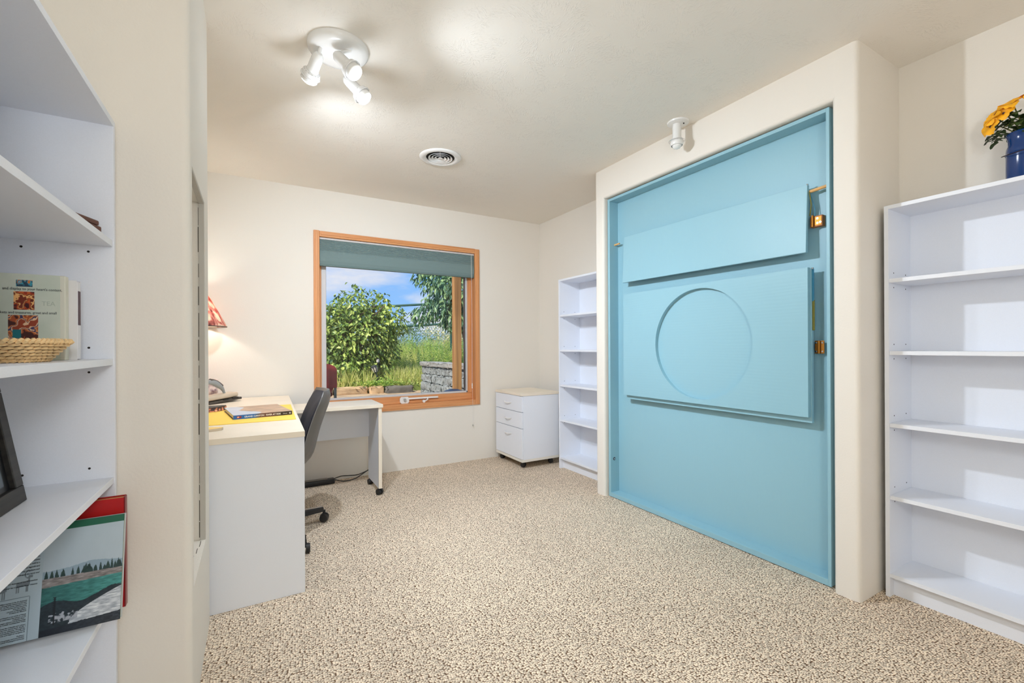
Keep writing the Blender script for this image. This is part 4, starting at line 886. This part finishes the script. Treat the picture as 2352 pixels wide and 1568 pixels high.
class Soup:
    def __init__(s): s.v = []; s.f = []
    def leaf(s, c, d, n, l, w):
        """folded leaf, four triangles"""
        d = d/np.linalg.norm(d); sd = np.cross(d, n); k = np.linalg.norm(sd)
        if k < 1e-4: sd = np.array([1., 0, 0]); k = 1
        sd /= k; n = np.cross(sd, d); i = len(s.v); m = c+d*l*.5
        s.v += [c, m-sd*w/2+n*w*.18, m-n*w*.05, m+sd*w/2+n*w*.18, c+d*l-n*w*.15]
        s.f += [(i, i+1, i+2), (i, i+2, i+3), (i+1, i+4, i+2), (i+2, i+4, i+3)]
    def blade(s, c, top, w):
        d = top-c; sd = np.cross(d, np.array([.3, 1., .1])+.5*np.random.randn(3)); sd /= (np.linalg.norm(sd)+1e-6); i = len(s.v); m = c+d*.55+np.array([0, 0, .06*np.linalg.norm(d)])
        s.v += [c-sd*w/2, c+sd*w/2, m-sd*w*.4, m+sd*w*.4, top]; s.f += [(i, i+1, i+3, i+2), (i+2, i+3, i+4)]
    def build(s, name, m, parent=None, kind='stuff'):
        me = bpy.data.meshes.new(name); off = np.array(wloc(parent)) if parent is not None else np.zeros(3)
        me.from_pydata((np.array(s.v)-off).tolist(), [], s.f); me.materials.append(m); o = bpy.data.objects.new(name, me); COL.objects.link(o)
        if parent is not None: o.parent = parent
        if kind: o['kind'] = kind
        return o
def rnd(n=3): return np.random.randn(n)
def crown(s, blobs, n, l, w, droop=.7, inner=.25):
    wts = np.array([b[3]*b[4] for b in blobs]); wts = wts/wts.sum()
    for _ in range(n):
        b = blobs[np.random.choice(len(blobs), p=wts)]; u_ = rnd(); u_ /= np.linalg.norm(u_); r_ = 1-inner*abs(np.random.randn())
        c = np.array(b[:3])+u_*np.array([b[3], b[3], b[4]])*r_+rnd()*.03
        d = u_*.6+rnd()*.35+np.array([0, 0, -droop]); s.leaf(c, d, u_+np.array([0, 0, .5])+rnd()*.35, l*np.random.uniform(.6, 1.25), w*np.random.uniform(.7, 1.2))
# big bush, left half of the window
bs = thing('bush', 'large leafy green bush filling the left half of the window view', 'bush', (1.75, 9.1, .42))
blobs = [(1.75, 9.2, 1.30, .72, .60), (1.45, 9.3, 1.55, .55, .50), (2.10, 9.2, 1.45, .50, .52), (1.75, 9.3, 1.85, .48, .38), (1.25, 9.1, 1.10, .50, .55), (2.35, 9.1, 1.65, .36, .34), (1.5, 8.95, .80, .55, .32), (2.2, 9.2, 1.1, .42, .4), (2.28, 9.2, 2.05, .16, .2), (1.0, 9.2, 1.4, .5, .6), (1.2, 8.9, .62, .5, .25), (1.75, 8.95, .66, .4, .22), (2.2, 9.0, .75, .35, .22)]
s = Soup(); crown(s, blobs, 7000, .105, .062)
for (x, y, z0, z1) in ((1.65, 9.2, 2.1, 2.42), (1.78, 9.2, 2.1, 2.38), (2.02, 9.2, 2.0, 2.30), (1.38, 9.2, 1.9, 2.2), (2.55, 9.1, 1.7, 1.98), (2.62, 9.1, 1.4, 1.6)):
    for k in range(26): t = k/26; s.leaf(np.array([x+.12*math.sin(t*3)+rnd(1)[0]*.03, y+rnd(1)[0]*.04, z0+(z1-z0)*t]), np.array([rnd(1)[0], rnd(1)[0]*.5, -.9]), rnd(), .09, .045)
s.build('foliage', LBUSH, bs)
bm = newbm()
for i in range(9):
    a = i*.7; tube(bm, smooth_curve([(1.75, 9.2, .40), (1.75+.25*math.cos(a), 9.2+.2*math.sin(a), .95), (1.75+.5*math.cos(a), 9.2+.3*math.sin(a), 1.5), (1.75+.5*math.cos(a*1.3), 9.2+.3*math.sin(a), 1.95)], 4), [.03-.0015*k for k in range(13)], 6)
obj('branches', bm, BARK, bs, smooth=True)
# right tree
tr = thing('tree', 'tree with drooping long leaves at the upper right of the window view', 'tree', (3.62, 8.6, .4))
blobs = [(3.55, 8.8, 2.30, .50, .45), (3.75, 8.7, 1.95, .45, .42), (3.25, 8.9, 1.95, .30, .22), (3.45, 8.9, 2.65, .52, .40), (3.95, 8.6, 2.4, .6, .6), (3.05, 9.0, 1.80, .24, .16), (3.65, 8.8, 1.68, .30, .16), (3.02, 8.9, 2.62, .22, .18)]
s = Soup(); crown(s, blobs, 2900, .14, .056, 1.0); s.build('foliage', LTREE, tr)
sl = Soup(); sl.leaf(np.array([0., 0, 0]), np.array([0., 0, -1]), np.array([0, -1., .3]), .15, .062); l0 = sl.build('leaf', LTREE, tr, None)
l0m = bpy.data.meshes.new('leaf'); l0m.from_pydata(np.array(sl.v).tolist(), [], sl.f); l0m.materials.append(LTREE); l0.data = l0m
first = True
for i in range(110):
    b = blobs[np.random.choice(8)]; u_ = rnd(); u_[1] = -abs(u_[1]); u_ /= np.linalg.norm(u_); c = np.array(b[:3])+u_*np.array([b[3], b[3], b[4]])*1.04
    o = l0 if first else bpy.data.objects.new('leaf', l0m)
    if not first: COL.objects.link(o); o.parent = tr
    first = False; o.location = Vector(c)-wloc(tr); o.rotation_euler = (random.uniform(-.7, .7), random.uniform(-.9, .9), random.uniform(-.9, .9))
bm = newbm(); tube(bm, smooth_curve([(3.95, 8.75, .4), (3.93, 8.75, 1.2), (3.82, 8.8, 1.7), (3.65, 8.8, 2.3), (3.5, 8.85, 2.8)], 5), [.06-.0022*k for k in range(21)], 8)
for e in ((3.1, 8.95, 1.85), (3.1, 8.9, 2.6), (3.9, 8.6, 2.8), (3.3, 8.9, 2.2)): tube(bm, smooth_curve([(3.82, 8.8, 1.7), (3.6, 8.85, (1.75+e[2])/2), e], 4), [.022-.002*k for k in range(9)], 6)
obj('trunk', bm, BARK, tr, smooth=True)
# chain-link fence
A_, B2 = Vector((2.03, 14.43, 0)), Vector((4.59, 11.21, 0)); dr = (B2-A_).normalized(); P0 = A_-dr*6; P1 = B2+dr*3
fe = thing('fence', 'dark green chain-link fence with two rails behind the garden', 'fence', (A_.x, A_.y, .8)); FG = mat('fence_green', (36, 74, 66), .5)
for z0, z1 in ((2.30, 2.31), (1.655, 1.76)):
    bm = newbm(); sl_ = (z1-z0)/(B2-A_).length; cyl(bm, (P0.x, P0.y, z0-6*sl_), (P1.x, P1.y, z1+3*sl_), .032, n=10); obj('rail', bm, FG, fe, smooth=True)
for k in range(5):
    p = B2+dr*(.02-3.1*k) if k < 4 else B2+dr*2.9
    bm = newbm(); cyl(bm, (p.x, p.y, .3), (p.x, p.y, 1.8 if k == 0 else 2.32), .04, n=10); obj('post', bm, FG, fe, smooth=True)
bm = newbm(); Lf = (P1-P0).length; st = .10; n_ = int(Lf/st); hgt = 1.05
def wire(a, b):
    a, b = Vector(a), Vector(b); u_ = (b-a).normalized(); nn = Vector((-dr.y, dr.x, 0)); w_ = .004; q = u_.cross(nn).normalized()*w_; m_ = nn*w_
    v = [bm.verts.new(a+q), bm.verts.new(a+m_), bm.verts.new(a-q), bm.verts.new(b+q), bm.verts.new(b+m_), bm.verts.new(b-q)]; bm.faces.new((v[0], v[1], v[4], v[3])); bm.faces.new((v[1], v[2], v[5], v[4]))
for k in range(int(-hgt/st), n_):
    for sg in (1, -1):
        s0 = k*st; a0 = P0+dr*s0; b0 = P0+dr*(s0+hgt)
        zt = lambda p: 1.655+.105/(B2-A_).length*((p-A_).dot(dr))
        if s0 < 0 or s0+hgt > Lf: continue
        if sg > 0: wire((a0.x, a0.y, zt(a0)-hgt), (b0.x, b0.y, zt(b0)))
        else: wire((a0.x, a0.y, zt(a0)), (b0.x, b0.y, zt(b0)-hgt))
obj('mesh_wire', bm, mat('fence_wire', (112, 124, 112), .5), fe)['kind'] = 'stuff'
# far shrubs beyond the fence
for nm, lb, loc, bl, n, mt in (('bush', 'hazy green shrub beyond the fence, behind the tree', (5.2, 17, .9), [(5.0, 17, 1.2, 1.1, .7), (4.2, 17, 1.0, .9, .5), (6.2, 17, 1.4, 1.2, .8)], 2400, LFAR),
                               ('bush', 'small pointed shrub beyond the fence, right of the big bush', (3.9, 15.5, .9), [(3.75, 15.5, 1.1, .55, .8), (4.3, 15.5, 1.0, .5, .5), (4.75, 15.3, 1.8, .35, .25)], 1500, LFAR),
                               ('bush', 'straw coloured dry scrub behind the chain-link mesh', (5.4, 14, .8), [(5.6, 14, 1.25, .9, .75), (6.6, 14, 1.5, .9, .8)], 2200, STRAW)):
    t = thing(nm, lb, 'bush', loc); s = Soup(); crown(s, bl, n, .11, .05, .1, .5); s.build('foliage', mt, t)
# meadow grass
def keep(x, y): return (.15+.10*y < x+.0001) and x < .56*y
s = Soup(); w = Soup(); k = 0
while k < 15000:
    y = 8.34+5.2*np.random.rand()**1.3; x = np.random.uniform(.05*y, .50*y)
    if x > 2.50 and y < 8.1: continue
    if abs(x-.243*y) < .14 and y < 8.75: continue
    h = np.random.uniform(.12, .38)*(1 if y < 10 else 1.3); c = np.array([x, y, ground_h(x, y)-.03]); s.blade(c, c+np.array([rnd(1)[0]*.10, rnd(1)[0]*.08, h]), .011); k += 1
tag(s.build('meadow_grass', LGRASS), 'tall dry-green meadow grass outside the window', 'grass', kind='stuff')
wt = []
for i in range(230):
    y = 8.9+4.2*np.random.rand(); x = np.random.uniform(.27*y, .46*y); g0 = ground_h(x, y); h = np.random.uniform(.35, .75); tp = np.array([x+rnd(1)[0]*.05, y, g0+h])
    for q_ in range(34):
        t = .15+.85*q_/34; c = np.array([x, y, g0])*(1-t)+tp*t; a = q_*2.4; w.leaf(c, np.array([math.cos(a), math.sin(a), .5]), np.array([0, 0, 1.])+rnd()*.2, 0.12*(1.15-t), .026)
tag(w.build('weeds', LWEED), 'leafy bright green weeds standing in the meadow', 'weeds', kind='stuff')
w = Soup()
for i in range(1): 
    x, y, g0 = 1.62, 8.6, .42
    for st_ in ((1.62, .95, 0), (1.5, .6, .1), (1.73, .55, -.1)):
        for q_ in range(60): t = q_/60; a = q_*2.4; c = np.array([st_[0]+st_[2]*t, y, g0+st_[1]*t]); w.leaf(c, np.array([math.cos(a), math.sin(a), .6]), np.array([0, 0, 1.])+rnd()*.2, .13*(1.1-t), .02)
wp = w.build('tall_weed', LWEED, None, None); tag(wp, 'tall feathery green weed in front of the big bush', 'weed')
w = Soup()
for i in range(260):
    x, y = 2.02+rnd(1)[0]*.22, 8.25+rnd(1)[0]*.08; a = random.uniform(0, 6.3); w.leaf(np.array([x, y, .42+abs(rnd(1)[0])*.05]), np.array([math.cos(a), math.sin(a), .5]), np.array([0, 0, 1.]), .07, .045)
tag(w.build('ground_cover', LWEED), 'low leafy plants at the foot of the garden lamps', 'plants', kind='stuff')
# stone edging of the bed
STONE_L = mat('sandstone', (188, 156, 118), .9, bump=(25, 1, 5), var=(8, .25)); STONE_D = mat('dark_stone', (104, 98, 90), .9, bump=(25, 1, 5), var=(8, .3))
def rough_block(bm, x0, x1, y0, y1, z0, z1, j=.012, bev=.02, cuts=2):
    b = newbm(); box(b, x0, x1, y0, y1, z0, z1, bev, 1); bmesh.ops.subdivide_edges(b, edges=b.edges, cuts=cuts, use_grid_fill=True)
    for v in b.verts: v.co += Vector((random.uniform(-j, j), random.uniform(-j, j), random.uniform(-j, j)))
    me = bpy.data.meshes.new('t'); b.to_mesh(me); b.free(); bm.from_mesh(me); bpy.data.meshes.remove(me); return bm
ed = [(.60, 1.18, 8.34, 'sandstone edging block at the far left, behind the red chair', STONE_L), (1.20, 1.76, 8.30, 'sandstone edging block left of centre along the bed', STONE_L), (1.78, 2.03, 8.22, 'sandstone edging block below the garden lamps', STONE_L), (2.05, 2.53, 8.12, 'dark stone edging block next to the grey block wall', STONE_D)]
for x0, x1, y, lb, mt in ed: tag(obj('edging_stone', rough_block(newbm(), x0, x1, y-.14, y+.02, GZ-.02, GZ+.125), mt, smooth=True), lb, 'stone', 'edging stones along the bed')
# retaining wall of split-face blocks
rw = thing('block_wall', 'grey split-face block retaining wall at the right of the view', 'wall', (2.6, 6.9, GZ)); BLK = mat('split_block', (128, 130, 128), .95, bump=(38, 1.6, 5), var=(18, .4)); CAPM = mat('cap_block', (146, 142, 136), .95, bump=(45, 1, 5), var=(14, .25))
for r_i in range(4):
    z0 = GZ-.06+r_i*.138; y = 7.70-(.16 if r_i % 2 else 0)
    if r_i % 2: obj('brick', rough_block(newbm(), 2.565+.012*r_i, 2.85, 7.555, 7.70, z0, z0+.134, .007, .012), BLK, rw, smooth=True)
    while y > 4.6:
        L = random.choice((.21, .26, .30)); x = 2.60+.03*(7.7-y)/1.5; obj('brick', rough_block(newbm(), x-.035+.012*r_i+random.uniform(-.006, .006), x+.22, y-L+.006, y, z0, z0+.134, .014, .016), BLK, rw, smooth=True); y -= L
y = 7.73
while y > 4.6: x = 2.60+.03*(7.7-y)/1.5; obj('cap_stone', rough_block(newbm(), x-.03, x+.25, y-.42, y-.005, .795, .865, .009, .010), CAPM, rw, smooth=True); y -= .425
# solar garden lamps
def garden_lamp(name, label, x, y, z0, zb, zt, lean, slim):
    t = thing(name, label, 'garden light', (x, y, z0), 0, 'garden lamps in the grass'); DG = mat('lamp_dark', (58, 62, 66), .4); FR = mat('frosted', (226, 214, 206), .5)
    p = lambda z: Vector((x+lean*(z-z0), y, z))
    bm = newbm(); cyl(bm, p(z0), p(zb), .010 if slim else .008, .012, 10); obj('stake', bm, DG, t, smooth=True)
    d = (p(zt)-p(zb)); h = d.length; bm = newbm()
    if slim: lathe(bm, [(.010, 0), (.026, .01), (.028, h-.02), (.030, h-.018), (.030, h), (0, h+.004)], p(zb), d, 20)
    else: lathe(bm, [(.010, 0), (.020, .03), (.045, h*.45), (.056, h*.85), (.054, h), (0, h+.01)], p(zb), d, 20)
    c = obj('lamp_head', bm, DG, t, smooth=True)
    bm = newbm()
    if slim: lathe(bm, [(.0285, .03), (.0315, .05), (.0315, h-.05), (.0285, h-.03)], p(zb)+Vector((-.002, -.004, 0)), d, 20)
    else:
        q = d.to_track_quat('Z', 'Y')
        for k in range(7):
            a = 2*PI*k/7-1.9
            for a2 in (a,):
                v = [p(zb)+q @ Vector((rr_*math.cos(a2+da), rr_*math.sin(a2+da), hh)) for hh, rr_, da in ((h*.30, .038, -.16), (h*.30, .038, .16), (h*.58, .0525, .26), (h*.82, .0585, .16), (h*.82, .0585, -.16), (h*.58, .0525, -.26))]; bm.faces.new([bm.verts.new(x_) for x_ in v])
    obj('lamp_glass', bm, FR, c, smooth=True)
garden_lamp('garden_lamp', 'cup-shaped dark garden lamp on a leaning stake, front one', 2.035, 8.45, .44, .62, .785, -.32, False)
garden_lamp('garden_lamp', 'slim upright garden lamp with white lens, taller one behind', 2.11, 8.75, .44, .81, .925, -.08, True)
# maroon patio chair just outside, left
pc = thing('patio_chair', 'maroon patio chair outside the window, seen at its left edge', 'chair', (.5, 5.1, GZ)); MAR = mat('maroon', (122, 34, 40), .35, var=(20, .15)); PG = mat('patio_frame', (92, 100, 98), .4, .3)
def back_prof(): return [(.15, .70), (.757, .70), (.757, .885), (.750, .905), (.735, .922), (.71, .938), (.675, .950), (.62, .955), (.3, .955), (.23, .945), (.18, .92), (.15, .88)]
obj('backrest', prism(newbm(), back_prof(), 4.98, 5.02, axis='Y'), MAR, pc)
obj('seat', B(.18, .72, 5.02, 5.48, .60, .66, .02), MAR, pc)
obj('apron', prism(newbm(), [(.18, .70), (.725, .70), (.66, .55), (.24, .55)], 4.99, 5.01, axis='Y'), MAR, pc)
for x in (.165, .742):
    for y in (5.0, 5.45): obj('leg', B(x-.013, x+.013, y-.013, y+.013, GZ+.001, .72 if y < 5.2 else .62, .003), PG, pc)
# rounded solid added for an unidentified dark blue shape by the block wall
bd = thing('hump', 'dark blue rounded planter low by the grey block wall', 'hump', (2.05, 4.93, GZ))
bm = newbm(); lathe(bm, [(0, .325), (.05, .322), (.10, .305), (.145, .27), (.16, .22), (.15, .10), (.12, .001), (0, .001)], (2.05, 4.93, GZ), n=30); obj('hump_body', bm, mat('blue_grey_smooth', (58, 82, 104), .35), bd, smooth=True)
# timber post by the window
tp = thing('timber_post', 'weathered brown timber post standing just outside the window', 'post', (2.216, 5.2, GZ))
bm = newbm(); box(bm, 2.168, 2.262, 5.16, 5.25, GZ+.001, 3.2, .006); obj('post_shaft', bm, POSTW, tp)
bm = newbm(); box(bm, 2.155, 2.275, 5.147, 5.263, GZ+.001, GZ+.10, .004); obj('post_base', bm, PG, tp)

for o in bpy.data.objects:
    if o.name.split('.')[0] in ('peg_holes', 'screws', 'ring_studs', 'pins', 'contacts', 'feet', 'petals'): o['kind'] = 'stuff'
